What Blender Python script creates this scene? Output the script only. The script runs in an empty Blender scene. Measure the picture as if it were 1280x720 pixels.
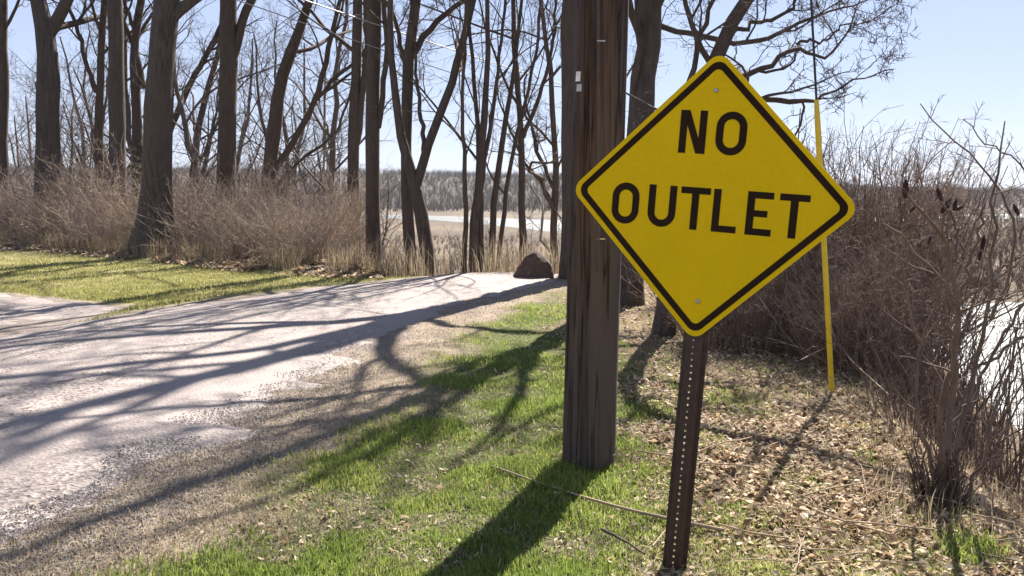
import bpy, math
import numpy as np
rng = np.random.default_rng(7)
sc = bpy.context.scene
col = sc.collection

# ------------------------------------------------------------------ camera
FPX, HOR, CAMZ = 1150.0, 245.0, 1.40
PITCH = math.atan((360 - HOR) / FPX)
cam = bpy.data.cameras.new('camera'); camo = bpy.data.objects.new('camera', cam); col.objects.link(camo)
cam.sensor_width = 36.0; cam.lens = 36.0 * FPX / 1280.0
cam.clip_start = 0.05; cam.clip_end = 12000
camo.location = (0, 0, CAMZ); camo.rotation_euler = (math.pi / 2 - PITCH, 0, 0)
sc.camera = camo
# ------------------------------------------------------------------ sky, sun, exposure
SUN_EL, SUN_AZ = math.radians(42), math.radians(23)      # azimuth from +Y towards +X
w = bpy.data.worlds.new('World'); sc.world = w; w.use_nodes = True
nt = w.node_tree; bg = nt.nodes['Background']
sky = nt.nodes.new('ShaderNodeTexSky'); sky.sky_type = 'NISHITA'; sky.sun_disc = False
sky.sun_elevation = SUN_EL; sky.sun_rotation = SUN_AZ
sky.air_density = 0.85; sky.dust_density = 0.0; sky.ozone_density = 2.5
gm = nt.nodes.new('ShaderNodeGamma'); gm.inputs[1].default_value = 0.38        # hazier, more even sky than the clear-air model
tn = nt.nodes.new('ShaderNodeMix'); tn.data_type = 'RGBA'; tn.blend_type = 'MULTIPLY'; tn.inputs[0].default_value = 1; tn.inputs[7].default_value = (.80, .825, 1.0, 1)
nt.links.new(sky.outputs[0], gm.inputs[0]); nt.links.new(gm.outputs[0], tn.inputs[6]); nt.links.new(tn.outputs[2], bg.inputs[0]); bg.inputs[1].default_value = 0.135
sl = bpy.data.lights.new('sun', 'SUN'); sl.energy = 5.0; sl.angle = math.radians(0.53); sl.color = (1, .945, .87)
so = bpy.data.objects.new('sun', sl); col.objects.link(so)
so.rotation_euler = (math.pi / 2 - SUN_EL, 0, math.pi - SUN_AZ); so.location = (10, 25, 30)
sc.view_settings.view_transform = 'Standard'; sc.view_settings.look = 'None'
sc.view_settings.exposure = 1.8; sc.view_settings.gamma = 1; sc.view_settings.use_curve_mapping = False
sc.cycles.max_bounces = 6; sc.cycles.transparent_max_bounces = 8

# ------------------------------------------------------------------ helpers: pixels and noise
CP, SP = math.cos(PITCH), math.sin(PITCH)
def ray(px, py):
    x = (px - 640) / FPX; u = (360 - py) / FPX
    return np.array([x, CP + u * SP, -SP + u * CP])
def at(px, py, Y):                       # point on the pixel's ray at forward distance Y
    r = ray(px, py); return r * (Y / r[1]) + np.array([0, 0, CAMZ])
def gp(px, py, z=0.0):                   # point where the pixel's ray meets the level z
    r = ray(px, py); t = (z - CAMZ) / r[2]; return r * t + np.array([0, 0, CAMZ])
_lat = np.random.default_rng(3).random((256, 256))
def vnoise(x, y):
    x = np.asarray(x, float); y = np.asarray(y, float)
    xi = np.floor(x).astype(int); yi = np.floor(y).astype(int); fx = x - xi; fy = y - yi
    fx = fx * fx * (3 - 2 * fx); fy = fy * fy * (3 - 2 * fy)
    g = lambda a, b: _lat[a % 256, b % 256]
    return (g(xi, yi) * (1 - fx) + g(xi + 1, yi) * fx) * (1 - fy) + (g(xi, yi + 1) * (1 - fx) + g(xi + 1, yi + 1) * fx) * fy
def fbm(x, y, o=4):
    s = 0; a = .5
    for i in range(o):
        s = s + a * vnoise(x * 2 ** i + 17 * i, y * 2 ** i + 31 * i); a *= .5
    return s / (1 - .5 ** o)
def sstep(a, b, x):
    t = np.clip((x - a) / (b - a), 0, 1); return t * t * (3 - 2 * t)

# ------------------------------------------------------------------ terrain functions (edges of road, lawn and slope)
def curve(pix, extra_lo=None):
    P = np.array([gp(*p)[:2] for p in pix]); P = P[np.argsort(P[:, 1])]
    return P[:, 1], P[:, 0]
RR = curve([(0, 690), (84, 651), (253, 551), (370, 483), (465, 424), (560, 385), (640, 362), (690, 353)])
RR = (np.r_[-6, 2.0, RR[0], 17.5], np.r_[-4.2, -2.6, RR[1], 1.6])
GE = curve([(150, 715), (200, 678), (296, 630), (370, 567), (507, 498), (560, 440), (600, 402), (690, 368)])
GE = (np.r_[-6, 2.0, GE[0], 17.5], np.r_[-3.0, -1.8, GE[1], 2.2])
LT = (np.array([-6, 3.3, 4.1, 5.0, 6.2, 8.0, 10.5, 12.5, 18]), np.array([.9, 1.0, .85, .75, .85, .8, .75, .65, 1.6]))
RL = (np.array([-6, 6, 10.6, 11.6, 13.4, 14.8, 16, 18]), np.array([-7.2, -6.2, -4.75, -4.4, -3.45, -2.5, -1.5, -.2]))
XE = (np.array([-20, 2, 4, 6, 8, 12, 20, 60, 400]), np.array([1.9, 1.9, 2.05, 2.3, 3.2, 4.6, 6, 10, 30]))
YE = (np.array([-400, -60, -8, -4.5, -2.5, 40]), np.array([44, 38, 33, 25, 16.1, 16.1]))
BR = (np.array([-60, -20, -14.2, -8.3, -7.0, -5, -3]), np.array([27, 26, 25, 20.6, 19.2, 17.4, 16.2]))   # foot of the brush along the left lawn
fi = lambda c, v: np.interp(v, c[0], c[1])
def height(x, y):
    x = np.asarray(x, float); y = np.asarray(y, float)
    s = np.maximum(0, x - fi(XE, y)); t = np.maximum(0, y - fi(YE, x))
    d = np.sqrt(s * s + t * t); d = np.sqrt(d * d + .16) - .4
    u = np.clip(d / 30, 0, 1)
    h = -13 * (1 - (1 - u) ** 2.3)
    slope = np.clip(u * 6, 0, 1) * (1 - sstep(.9, 1, u))
    h = h + slope * (fbm(x * .35, y * .35) - .5) * .5
    r = np.hypot(x, y)
    onroad = sstep(.1, .6, np.maximum(fi(RL, y) - x, x - fi(RR, y))) * (r < 60)
    h = h + onroad * ((fbm(x * 1.3, y * 1.3) - .55) * .07 + (vnoise(x * 7, y * 7) - .5) * .022) * (1 - np.clip(u * 4, 0, 1))
    h = h - .05 * np.exp(-((x - .60) ** 2 + (y - 3.35) ** 2) / .30)      # worn hollow at the foot of the sign
    # low mound on the verge left of the road where the brush stands
    h = h + .16 * sstep(-.6, 1.2, y - fi(BR, x)) * (x < -2.2) * (y < 60) * (1 - np.clip(u * 6, 0, 1))
    az = x / np.maximum(y, 1)
    top = np.interp(az, [-1.2, -.3, .05, .3, .42, .6, 1.2], [40, 33, 34, 20, 11, 9, 14])
    rise = sstep(820, 1250, r) * (y > 0)
    h = h + rise * (top + 6) * (.72 + .56 * fbm(x * .007, y * .004))
    return h

# ------------------------------------------------------------------ helpers: meshes
def mesh(name, V, F, smooth=True, attr=None):
    V = np.ascontiguousarray(V, np.float32); F = np.ascontiguousarray(F, np.int32)
    m = bpy.data.meshes.new(name); k = F.shape[1]; n = len(F)
    m.vertices.add(len(V)); m.vertices.foreach_set('co', V.ravel())
    m.loops.add(n * k); m.loops.foreach_set('vertex_index', F.ravel())
    m.polygons.add(n); m.polygons.foreach_set('loop_start', np.arange(0, n * k, k, dtype=np.int32))
    m.polygons.foreach_set('use_smooth', np.full(n, smooth))
    if attr is not None:
        for an, av in attr.items():
            if av.ndim == 1:
                a = m.attributes.new(an, 'FLOAT', 'POINT'); a.data.foreach_set('value', av.astype(np.float32))
            else:
                a = m.attributes.new(an, 'FLOAT_COLOR', 'POINT')
                a.data.foreach_set('color', np.c_[av, np.ones(len(av))].astype(np.float32).ravel())
    m.update(calc_edges=True); m.validate()
    return m
def tri(F4):
    return np.concatenate([F4[:, [0, 1, 2]], F4[:, [0, 2, 3]]])
def link(name, me, mat, parent=None, label=None, cat=None, group=None, kind=None):
    o = bpy.data.objects.new(name, me); col.objects.link(o)
    if me is not None and mat is not None and len(me.materials) == 0: me.materials.append(mat)
    if parent is not None: o.parent = parent
    if label: o['label'] = label
    if cat: o['category'] = cat
    if group: o['group'] = group
    if kind: o['kind'] = kind
    return o
def norm(v): return v / np.maximum(np.linalg.norm(v, axis=-1, keepdims=True), 1e-9)
class Tubes:
    def __init__(s): s.b = []
    def add(s, P, R, sides): s.b.append((np.asarray(P, float), np.asarray(R, float), sides)); return s
    def arrays(s):
        VV, FF, off = [], [], 0
        for P, R, sd in s.b:
            if P.ndim == 2: P = P[None]; R = R[None]
            k, n, _ = P.shape
            T = norm(np.gradient(P, axis=1)); mt = norm(T.mean(1))
            ref = np.where(np.abs(mt[:, 2:3]) > .75, np.array([[1., 0, 0]]), np.array([[0, 0, 1.]]))[:, None, :]
            A = norm(np.cross(T, np.broadcast_to(ref, T.shape))); B = np.cross(T, A)
            a = np.arange(sd) * 2 * np.pi / sd
            V = P[:, :, None, :] + R[:, :, None, None] * (np.cos(a)[:, None] * A[:, :, None, :] + np.sin(a)[:, None] * B[:, :, None, :])
            i = np.arange(k)[:, None, None] * n * sd + np.arange(n - 1)[None, :, None] * sd
            j = np.arange(sd)[None, None, :]; j2 = (j + 1) % sd
            F = np.stack(np.broadcast_arrays(i + j, i + j2, i + sd + j2, i + sd + j), -1).reshape(-1, 4) + off
            VV.append(V.reshape(-1, 3)); FF.append(F); off += k * n * sd
        return np.concatenate(VV), np.concatenate(FF)
    def build(s, name, mat, parent=None, **kw):
        V, F = s.arrays(); o = link(name, mesh(name, V, F), mat, parent, **kw); return o
class Poly:                                    # small hand-built meshes: boxes, prisms
    def __init__(s): s.v = []; s.f = []
    def box(s, lo, hi):
        x0, y0, z0 = lo; x1, y1, z1 = hi; o = len(s.v)
        s.v += [(x0, y0, z0), (x1, y0, z0), (x1, y1, z0), (x0, y1, z0), (x0, y0, z1), (x1, y0, z1), (x1, y1, z1), (x0, y1, z1)]
        s.f += [tuple(o + i for i in q) for q in ((0, 3, 2, 1), (4, 5, 6, 7), (0, 1, 5, 4), (1, 2, 6, 5), (2, 3, 7, 6), (3, 0, 4, 7))]
        return s
    def prism(s, pts, y0, y1):                 # outline in x,z pushed from y0 to y1 (y0 is the front)
        o = len(s.v); n = len(pts)
        s.v += [(x, y0, z) for x, z in pts] + [(x, y1, z) for x, z in pts]
        s.f += [tuple(range(o, o + n)), tuple(range(o + 2 * n - 1, o + n - 1, -1))]
        s.f += [(o + i, o + n + i, o + n + (i + 1) % n, o + (i + 1) % n) for i in range(n)]
        return s
    def ring(s, outer, inner, y0, y1):         # frame between two outlines of equal count
        o = len(s.v); n = len(outer)
        for pts, y in ((outer, y0), (inner, y0), (outer, y1), (inner, y1)): s.v += [(x, y, z) for x, z in pts]
        for i in range(n):
            j = (i + 1) % n
            s.f += [(o + i, o + j, o + n + j, o + n + i), (o + 2 * n + j, o + 2 * n + i, o + 3 * n + i, o + 3 * n + j),
                    (o + j, o + i, o + 2 * n + i, o + 2 * n + j), (o + n + i, o + n + j, o + 3 * n + j, o + 3 * n + i)]
        return s
    def build(s, name, mat, parent=None, smooth=False, **kw):
        m = bpy.data.meshes.new(name); m.from_pydata(s.v, [], s.f); m.validate(); m.update()
        if smooth: m.polygons.foreach_set('use_smooth', [True] * len(m.polygons))
        return link(name, m, mat, parent, **kw)
def empty(name, loc, label, cat, group=None):
    o = link(name, None, None, None, label, cat, group); o.location = tuple(float(v) for v in loc); o.empty_display_size = .2; return o

# ------------------------------------------------------------------ materials
def mat(name):
    m = bpy.data.materials.new(name); m.use_nodes = True; t = m.node_tree
    return m, t, t.nodes['Principled BSDF']
def nd(t, typ, **kw):
    n = t.nodes.new(typ)
    for k, v in kw.items():
        if k in n.inputs.keys() and not hasattr(type(n), k): n.inputs[k].default_value = v
        else: setattr(n, k, v)
    return n
def noise(t, scale, detail=4, rough=.6, vec=None, stretch=None):
    n = t.nodes.new('ShaderNodeTexNoise'); n.inputs['Scale'].default_value = scale
    n.inputs['Detail'].default_value = detail; n.inputs['Roughness'].default_value = rough
    tc = t.nodes.new('ShaderNodeTexCoord'); src = tc.outputs['Object']
    if stretch:
        mp = t.nodes.new('ShaderNodeMapping'); mp.inputs['Scale'].default_value = stretch
        t.links.new(src, mp.inputs[0]); src = mp.outputs[0]
    t.links.new(src, n.inputs['Vector']); return n
def ramp(t, src, stops):
    r = t.nodes.new('ShaderNodeValToRGB'); e = r.color_ramp.elements
    while len(e) < len(stops): e.new(.5)
    for x, (p, c) in zip(e, stops): x.position = p; x.color = (*c, 1)
    t.links.new(src, r.inputs[0]); return r
def bump(t, src, b, strength, dist):
    n = t.nodes.new('ShaderNodeBump'); n.inputs['Strength'].default_value = strength; n.inputs['Distance'].default_value = dist
    t.links.new(src, n.inputs['Height']); t.links.new(n.outputs[0], b.inputs['Normal']); return n
def mixc(t, fac, a, b, mode='MIX'):
    n = t.nodes.new('ShaderNodeMix'); n.data_type = 'RGBA'; n.blend_type = mode
    for s, v in ((n.inputs[0], fac), (n.inputs[6], a), (n.inputs[7], b)):
        if hasattr(v, 'is_linked') or hasattr(v, 'links'): t.links.new(v, s)
        elif isinstance(v, tuple): s.default_value = (*v, 1)
        else: s.default_value = v
    return n.outputs[2]
def bark_mat(name, dark, light, stretch=(14, 14, 2.2), bs=.9, bd=.03):
    m, t, b = mat(name)
    n = noise(t, 1.0, 6, .65, stretch=stretch); n2 = noise(t, .9, 3, .5)
    r = ramp(t, n.outputs[0], [(.32, dark), (.68, light)])
    c = mixc(t, ramp(t, n2.outputs[0], [(.35, (0, 0, 0)), (.7, (1, 1, 1))]).outputs[0], r.outputs[0], tuple(.72 * v for v in light))
    t.links.new(c, b.inputs['Base Color']); b.inputs['Roughness'].default_value = .9; b.inputs['Specular IOR Level'].default_value = .2
    bump(t, n.outputs[0], b, bs, bd); return m
M_bark = bark_mat('bark_grey', (.040, .031, .026), (.125, .100, .084))
M_bark2 = bark_mat('bark_brown', (.040, .030, .024), (.130, .100, .080), (18, 18, 4))
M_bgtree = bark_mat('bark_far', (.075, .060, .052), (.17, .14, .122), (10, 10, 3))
M_brush = bark_mat('brush_tan', (.20, .150, .108), (.44, .345, .255), (20, 20, 6), .3, .004)
M_brush2 = bark_mat('brush_grey', (.18, .135, .110), (.38, .295, .245), (20, 20, 6), .3, .004)
M_thick = bark_mat('thicket_brown', (.110, .076, .060), (.31, .225, .175), (20, 20, 6), .3, .004)
M_scrub = bark_mat('scrub_dark', (.055, .038, .032), (.15, .108, .09), (20, 20, 6), .3, .004)
M_sumac = bark_mat('sumac_stem', (.075, .055, .045), (.19, .145, .12), (26, 26, 8), .4, .004)
M_stick = bark_mat('stick_wood', (.20, .145, .10), (.42, .32, .22), (40, 40, 6), .4, .003)
M_stickd = bark_mat('dark_stick_wood', (.05, .037, .028), (.14, .105, .08), (40, 40, 6), .4, .003)
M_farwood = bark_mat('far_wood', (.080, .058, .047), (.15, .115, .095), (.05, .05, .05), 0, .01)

def blade_mat(name, stops, trans=.45):
    m, t, b = mat(name)
    a = t.nodes.new('ShaderNodeAttribute'); a.attribute_name = 'rnd'
    r = ramp(t, a.outputs['Fac'], stops)
    t.links.new(r.outputs[0], b.inputs['Base Color']); b.inputs['Roughness'].default_value = .65; b.inputs['Specular IOR Level'].default_value = .25
    tr = t.nodes.new('ShaderNodeBsdfTranslucent'); t.links.new(r.outputs[0], tr.inputs[0])
    mx = t.nodes.new('ShaderNodeMixShader'); mx.inputs[0].default_value = trans
    t.links.new(b.outputs[0], mx.inputs[1]); t.links.new(tr.outputs[0], mx.inputs[2])
    t.links.new(mx.outputs[0], t.nodes['Material Output'].inputs[0]); return m
M_grass = blade_mat('grass_blades', [(0, (.10, .15, .028)), (.45, (.195, .25, .050)), (.8, (.30, .335, .09)), (1, (.46, .40, .21))], .5)
M_lawnfar = blade_mat('lawn_blades', [(0, (.20, .21, .06)), (.5, (.31, .30, .11)), (1, (.48, .42, .23))])
M_thatch = blade_mat('dead_grass', [(0, (.17, .132, .088)), (.5, (.31, .250, .172)), (1, (.48, .40, .285))], .35)
M_reed = blade_mat('tall_dry_grass', [(0, (.17, .125, .08)), (.5, (.29, .225, .145)), (1, (.42, .34, .235))], .35)
M_leaf = blade_mat('dead_leaves', [(0, (.10, .062, .036)), (.35, (.30, .205, .120)), (.75, (.50, .385, .250)), (1, (.74, .62, .45))], .35)

def ground_mat():
    m, t, b = mat('ground_soil')
    a = t.nodes.new('ShaderNodeAttribute'); a.attribute_name = 'tint'
    n = noise(t, 3.5, 8, .7); n2 = noise(t, 45, 5, .7)
    c = mixc(t, .75, a.outputs['Color'], ramp(t, n.outputs[0], [(.25, (.45, .42, .40)), (.7, (1.25, 1.22, 1.2))]).outputs[0], 'MULTIPLY')
    c = mixc(t, .8, c, ramp(t, n2.outputs[0], [(.3, (.45, .42, .38)), (.65, (1.3, 1.28, 1.25))]).outputs[0], 'MULTIPLY')
    t.links.new(c, b.inputs['Base Color']); b.inputs['Roughness'].default_value = .95; b.inputs['Specular IOR Level'].default_value = .1
    bump(t, n2.outputs[0], b, .8, .02); return m
def road_mat():
    m, t, b = mat('road_gravel')
    v = t.nodes.new('ShaderNodeTexVoronoi'); v.inputs['Scale'].default_value = 48; v.inputs['Randomness'].default_value = 1
    tc = t.nodes.new('ShaderNodeTexCoord'); t.links.new(tc.outputs['Object'], v.inputs['Vector'])
    n = noise(t, .9, 5, .6); n2 = noise(t, 90, 4, .7); n3 = noise(t, .55, 4, .6, stretch=(2.2, .5, 1))
    stone = ramp(t, v.outputs['Color'], [(.08, (.085, .073, .066)), (.4, (.215, .183, .167)), (.85, (.36, .310, .285))])
    c = mixc(t, .7, stone.outputs[0], ramp(t, n2.outputs[0], [(.28, (.5, .47, .46)), (.6, (1.2, 1.18, 1.16))]).outputs[0], 'MULTIPLY')
    fine = mixc(t, .5, (.295, .250, .228), ramp(t, n2.outputs[0], [(.3, (.5, .48, .47)), (.6, (1.2, 1.2, 1.2))]).outputs[0], 'MULTIPLY')
    c = mixc(t, ramp(t, n3.outputs[0], [(.40, (0, 0, 0)), (.60, (1, 1, 1))]).outputs[0], c, fine)
    c = mixc(t, .5, c, ramp(t, n.outputs[0], [(.3, (.75, .74, .74)), (.7, (1.15, 1.12, 1.1))]).outputs[0], 'MULTIPLY')
    t.links.new(c, b.inputs['Base Color']); b.inputs['Roughness'].default_value = .85; b.inputs['Specular IOR Level'].default_value = .25
    bump(t, v.outputs['Distance'], b, .55, .012); return m
def rock_mat(name, a, bb, sc_=6):
    m, t, b = mat(name); n = noise(t, sc_, 8, .7)
    r = ramp(t, n.outputs[0], [(.3, a), (.7, bb)]); t.links.new(r.outputs[0], b.inputs['Base Color'])
    b.inputs['Roughness'].default_value = .9; bump(t, n.outputs[0], b, .8, .04); return m
def water_mat():
    m, t, b = mat('water'); n = noise(t, .55, 5, .65, stretch=(1, .6, 1)); n2 = noise(t, 2.6, 3, .6)
    b.inputs['Base Color'].default_value = (.10, .105, .10, 1); b.inputs['Roughness'].default_value = .55; b.inputs['IOR'].default_value = 1.33
    bump(t, n.outputs[0], b, .8, .25); return m
M_ground, M_road, M_water = ground_mat(), road_mat(), water_mat()
M_rock = rock_mat('boulder_stone', (.055, .034, .024), (.15, .095, .066)); M_peb = rock_mat('pebble_stone', (.16, .142, .134), (.42, .375, .352), 30)

# ------------------------------------------------------------------ ground (one sheet to the horizon)
def spacing(n, a, b, near):
    u = np.linspace(0, 1, n); return a + (b - a) * u
ys = np.concatenate([np.arange(-8, 2.4, .4), np.arange(2.4, 20, .07), 20 * (1700 / 20) ** np.linspace(0, 1, 210)])
xa = np.arange(-6, 5, .07); xr = 5 * (1700 / 5) ** np.linspace(0, 1, 130)[1:]; xl = -6 * (1700 / 6) ** np.linspace(0, 1, 150)[1:]
xs = np.concatenate([xl[::-1], xa, xr])
GX, GY = np.meshgrid(xs, ys); GZ = height(GX, GY)
def tint(x, y, z):
    r = np.hypot(x, y); n = fbm(x * 1.1, y * 1.1); n2 = fbm(x * .25, y * .25); n3 = fbm(x * 3.1, y * 3.1)
    C = np.zeros(x.shape + (3,))
    soil = np.array([.20, .150, .108]); green = np.array([.085, .105, .030]); litter = np.array([.20, .150, .098])
    tan = np.array([.27, .222, .172]); woods = np.array([.105, .082, .064]); marsh = np.array([.165, .130, .088]); hill = np.array([.12, .098, .085])
    def lay(c, mk): C[...] = C * (1 - mk[..., None]) + c * mk[..., None]
    C[...] = litter
    g = sstep(-.15, .35, x - fi(GE, y) + (n - .5) * .9) * (1 - sstep(-.5, .6, x - fi(LT, y) + (n3 - .5) * 1.6)) * (y < 18)
    v = sstep(-.3, .1, x - fi(RR, y)) * (1 - sstep(-.2, .5, x - fi(GE, y) + (n - .5) * .9)) * (y < 18)
    gr = (1 - sstep(-.1, .5, x - fi(RR, y) + (n3 - .5) * 1.1)) * (x > fi(RL, y) - .3) * (y < 18)
    lay(tan, v); lay(np.array([.23, .197, .180]), gr * .9); lay(green, g)
    gl = (1 - sstep(-.5, .2, x - fi(RL, y))) * (1 - sstep(-.8, .3, y - fi(BR, x) + (n - .5))) * (x < -.5)
    lay(np.array([.31, .28, .135]), gl)
    dw = (1 - sstep(1.2, 1.9, np.abs((y - 10.2) - 5.8 * (-4.6 - x) / 9.5) + (n3 - .5))) * (x < -4.2)
    lay(np.array([.23, .197, .180]), np.maximum(dw, (x < fi(RL, y) + 1) * (y < 10.6) * (x < -3.) * 1.))
    lay(woods, sstep(21, 30, r)); lay(marsh, sstep(-8, -12.5, z) * sstep(20, 40, r) * (.35 * sstep(.38, .6, n2) + .65 * sstep(.40, .58, fbm(x * .03, y * .012))))
    lay(hill, sstep(780, 950, r))
    return C
T = tint(GX, GY, GZ)
ny, nx = GX.shape
ii = (np.arange(ny - 1)[:, None] * nx + np.arange(nx - 1)[None, :]).ravel()
F = np.stack([ii, ii + 1, ii + nx + 1, ii + nx], 1)
link('ground', mesh('ground', np.stack([GX, GY, GZ], -1).reshape(-1, 3), F, True, {'tint': T.reshape(-1, 3)}), M_ground,
     label='grassy bank with bare soil falling away to a wooded valley', cat='ground', kind='structure')

def strip(name, ysr, xl_, xr_, n, up, m, label, cat):
    u = np.linspace(0, 1, n); X = xl_[:, None] * (1 - u) + xr_[:, None] * u; Y = np.broadcast_to(ysr[:, None], X.shape)
    edge = np.minimum(u, 1 - u)[None, :] * (xr_ - xl_)[:, None]
    Z = height(X, Y) + (up + .02) * sstep(0, .55, edge + (fbm(X * 2.3, Y * 2.3) - .5) * .7) - .016 + .05 * sstep(0, 1.8, edge)
    k = len(ysr); i = (np.arange(k - 1)[:, None] * n + np.arange(n - 1)[None, :]).ravel()
    return link(name, mesh(name, np.stack([X, Y, Z], -1).reshape(-1, 3), np.stack([i, i + 1, i + n + 1, i + n], 1)), m, label=label, cat=cat, kind='structure')
yr = np.arange(-8, 17.6, .09)
wob = (fbm(yr * 1.7, yr * 0 + 3) - .5) * .45
strip('road', yr, fi(RL, yr) + (fbm(yr * 1.3, yr * 0 + 9) - .5) * .5, fi(RR, yr) + .22 + wob, 60, .028, M_road, 'worn grey gravel road curving over a low crest', 'road')
# the driveway that leaves the road to the left
td = np.linspace(0, 1, 40); yd = 11.1 + 6.5 * td
def drive():
    u = np.linspace(0, 1, 24); cx = -4.6 - 9.5 * td; X = cx[:, None] + (u[None] - .5) * 1.2; Y = (10.2 + 5.8 * td)[:, None] + (u[None] - .5) * 3.4 * (.6 + .4 * td)[:, None]
    Z = height(X, Y) - .04 * (1 - sstep(0, .14, td))[:, None] + .035 * sstep(0, .5, (.5 - np.abs(u - .5))[None] * 3 + (fbm(X * 2.1, Y * 2.1) - .5) * .9) - .014
    n = 24; i = (np.arange(39)[:, None] * n + np.arange(n - 1)[None, :]).ravel()
    link('driveway', mesh('driveway', np.stack([X, Y, Z], -1).reshape(-1, 3), np.stack([i, i + n, i + n + 1, i + 1], 1)), M_road, label='gravel driveway branching off the road beside the lawn', cat='driveway', kind='structure')
drive()
def sheet(name, pts, z, label):
    P = Poly(); n = len(pts); P.v = [(p[0], p[1], z) for p in pts]; P.f = [tuple(range(n))]
    o = P.build(name, M_water, label=label, cat='river', kind='structure')
    import bmesh
    bm = bmesh.new(); bm.from_mesh(o.data); bmesh.ops.triangulate(bm, faces=bm.faces[:])
    bmesh.ops.recalc_face_normals(bm, faces=bm.faces[:])
    for f in bm.faces:
        if f.normal.z < 0: f.normal_flip()
    bm.to_mesh(o.data); bm.free()
W = -12.93
far = [gp(px, py, W)[:2] for px, py in [(300, 266), (430, 267), (560, 270), (640, 273), (720, 276), (860, 277), (1100, 270), (1400, 265), (1400, 269), (1150, 277), (1000, 288), (860, 297), (760, 296), (700, 291), (650, 285), (600, 280), (540, 275), (430, 270.5), (300, 269)]]
sheet('river', far, W, 'bright strip of river across the valley behind the bare trees')
bay = [(38, 44), (60, 46), (110, 60), (150, 110), (110, 128), (82, 124), (60, 116), (50, 100), (40, 78), (34, 58)]
bay = [(.43 * 46, 46), (45, 42), (90, 50), (130, 90), (120, 132), (80, 126), (60, 122), (.40 * 112, 112), (.42 * 80, 80), (.42 * 60, 60)]
sheet('river_inlet', bay, W, 'glaring sheet of water at the foot of the bank behind the sumac')

# ------------------------------------------------------------------ growth of branches
def interp_paths(P, R, idx, t):
    n = P.shape[1]; f = t * (n - 1); i = np.minimum(f.astype(int), n - 2); a = (f - i)[:, None]
    p = P[idx, i] * (1 - a) + P[idx, i + 1] * a
    r = R[idx, i] * (1 - a[:, 0]) + R[idx, i + 1] * a[:, 0]
    return p, norm(P[idx, i + 1] - P[idx, i]), r
def grow(g, P, R, m, t0, t1, ang, length, n, up=.05, wig=.18, rr=.6, rmax=9., tip=.15, lentaper=.55, rmin=.003):
    k = len(P); idx = np.repeat(np.arange(k), m); j = np.tile(np.arange(m), k)
    t = t0 + (t1 - t0) * (j + g.random(k * m)) / m
    p, T, r = interp_paths(P, R, idx, t)
    ref = np.where(np.abs(T[:, 2:3]) > .9, np.array([[1., 0, 0]]), np.array([[0, 0, 1.]]))
    A = norm(np.cross(T, ref)); B = np.cross(T, A)
    ph = j * 2.4 + g.random(k * m) * 1.6 + np.repeat(g.random(k) * 6.28, m)
    th = np.radians(g.uniform(ang[0], ang[1], k * m))[:, None]
    d = np.cos(th) * T + np.sin(th) * (np.cos(ph)[:, None] * A + np.sin(ph)[:, None] * B)
    L = np.broadcast_to(length, (k,))[idx] * (1 - lentaper * t) * g.uniform(.6, 1.25, k * m)
    out = np.empty((k * m, n, 3)); out[:, 0] = p; q = p.copy()
    for s in range(1, n):
        d = norm(d + g.normal(0, wig, d.shape) + np.array([0, 0, up])); q = q + d * (L / (n - 1))[:, None]; out[:, s] = q
    r0 = np.clip(r * rr * g.uniform(.7, 1.1, k * m), rmin, rmax)
    RR_ = r0[:, None] * np.linspace(1, tip, n)[None] ** .8
    return out, np.maximum(RR_, rmin * .5), L
def smooth_path(pts, n, jit, g):
    pts = np.asarray(pts, float); s = np.r_[0, np.cumsum(np.linalg.norm(np.diff(pts[:, :3], axis=0), axis=1))]
    u = np.linspace(0, s[-1], n); Q = np.stack([np.interp(u, s, pts[:, c]) for c in range(pts.shape[1])], 1)
    for _ in range(2): Q[1:-1] = .25 * Q[:-2] + .5 * Q[1:-1] + .25 * Q[2:]
    Q[1:, :3] += g.normal(0, jit, (n - 1, 3)); return Q
def px_path(lst, Y, base_to_ground=False, yoff=0.):
    out = []
    for k, (px, py, wd) in enumerate(lst):
        p = at(px, py, Y + yoff * k); out.append([*p, wd * .5 * Y / FPX])
    return out
def extend(pts, L, g, tipr, up=.25, n=5):
    pts = [list(p) for p in pts]; d = norm(np.array(pts[-1][:3]) - np.array(pts[-2][:3])); r0 = pts[-1][3]; p = np.array(pts[-1][:3])
    for i in range(n):
        d = norm(d + g.normal(0, .10, 3) + np.array([0, 0, up])); p = p + d * L / n
        pts.append([*p, r0 + (tipr - r0) * (i + 1) / n])
    return pts
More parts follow.
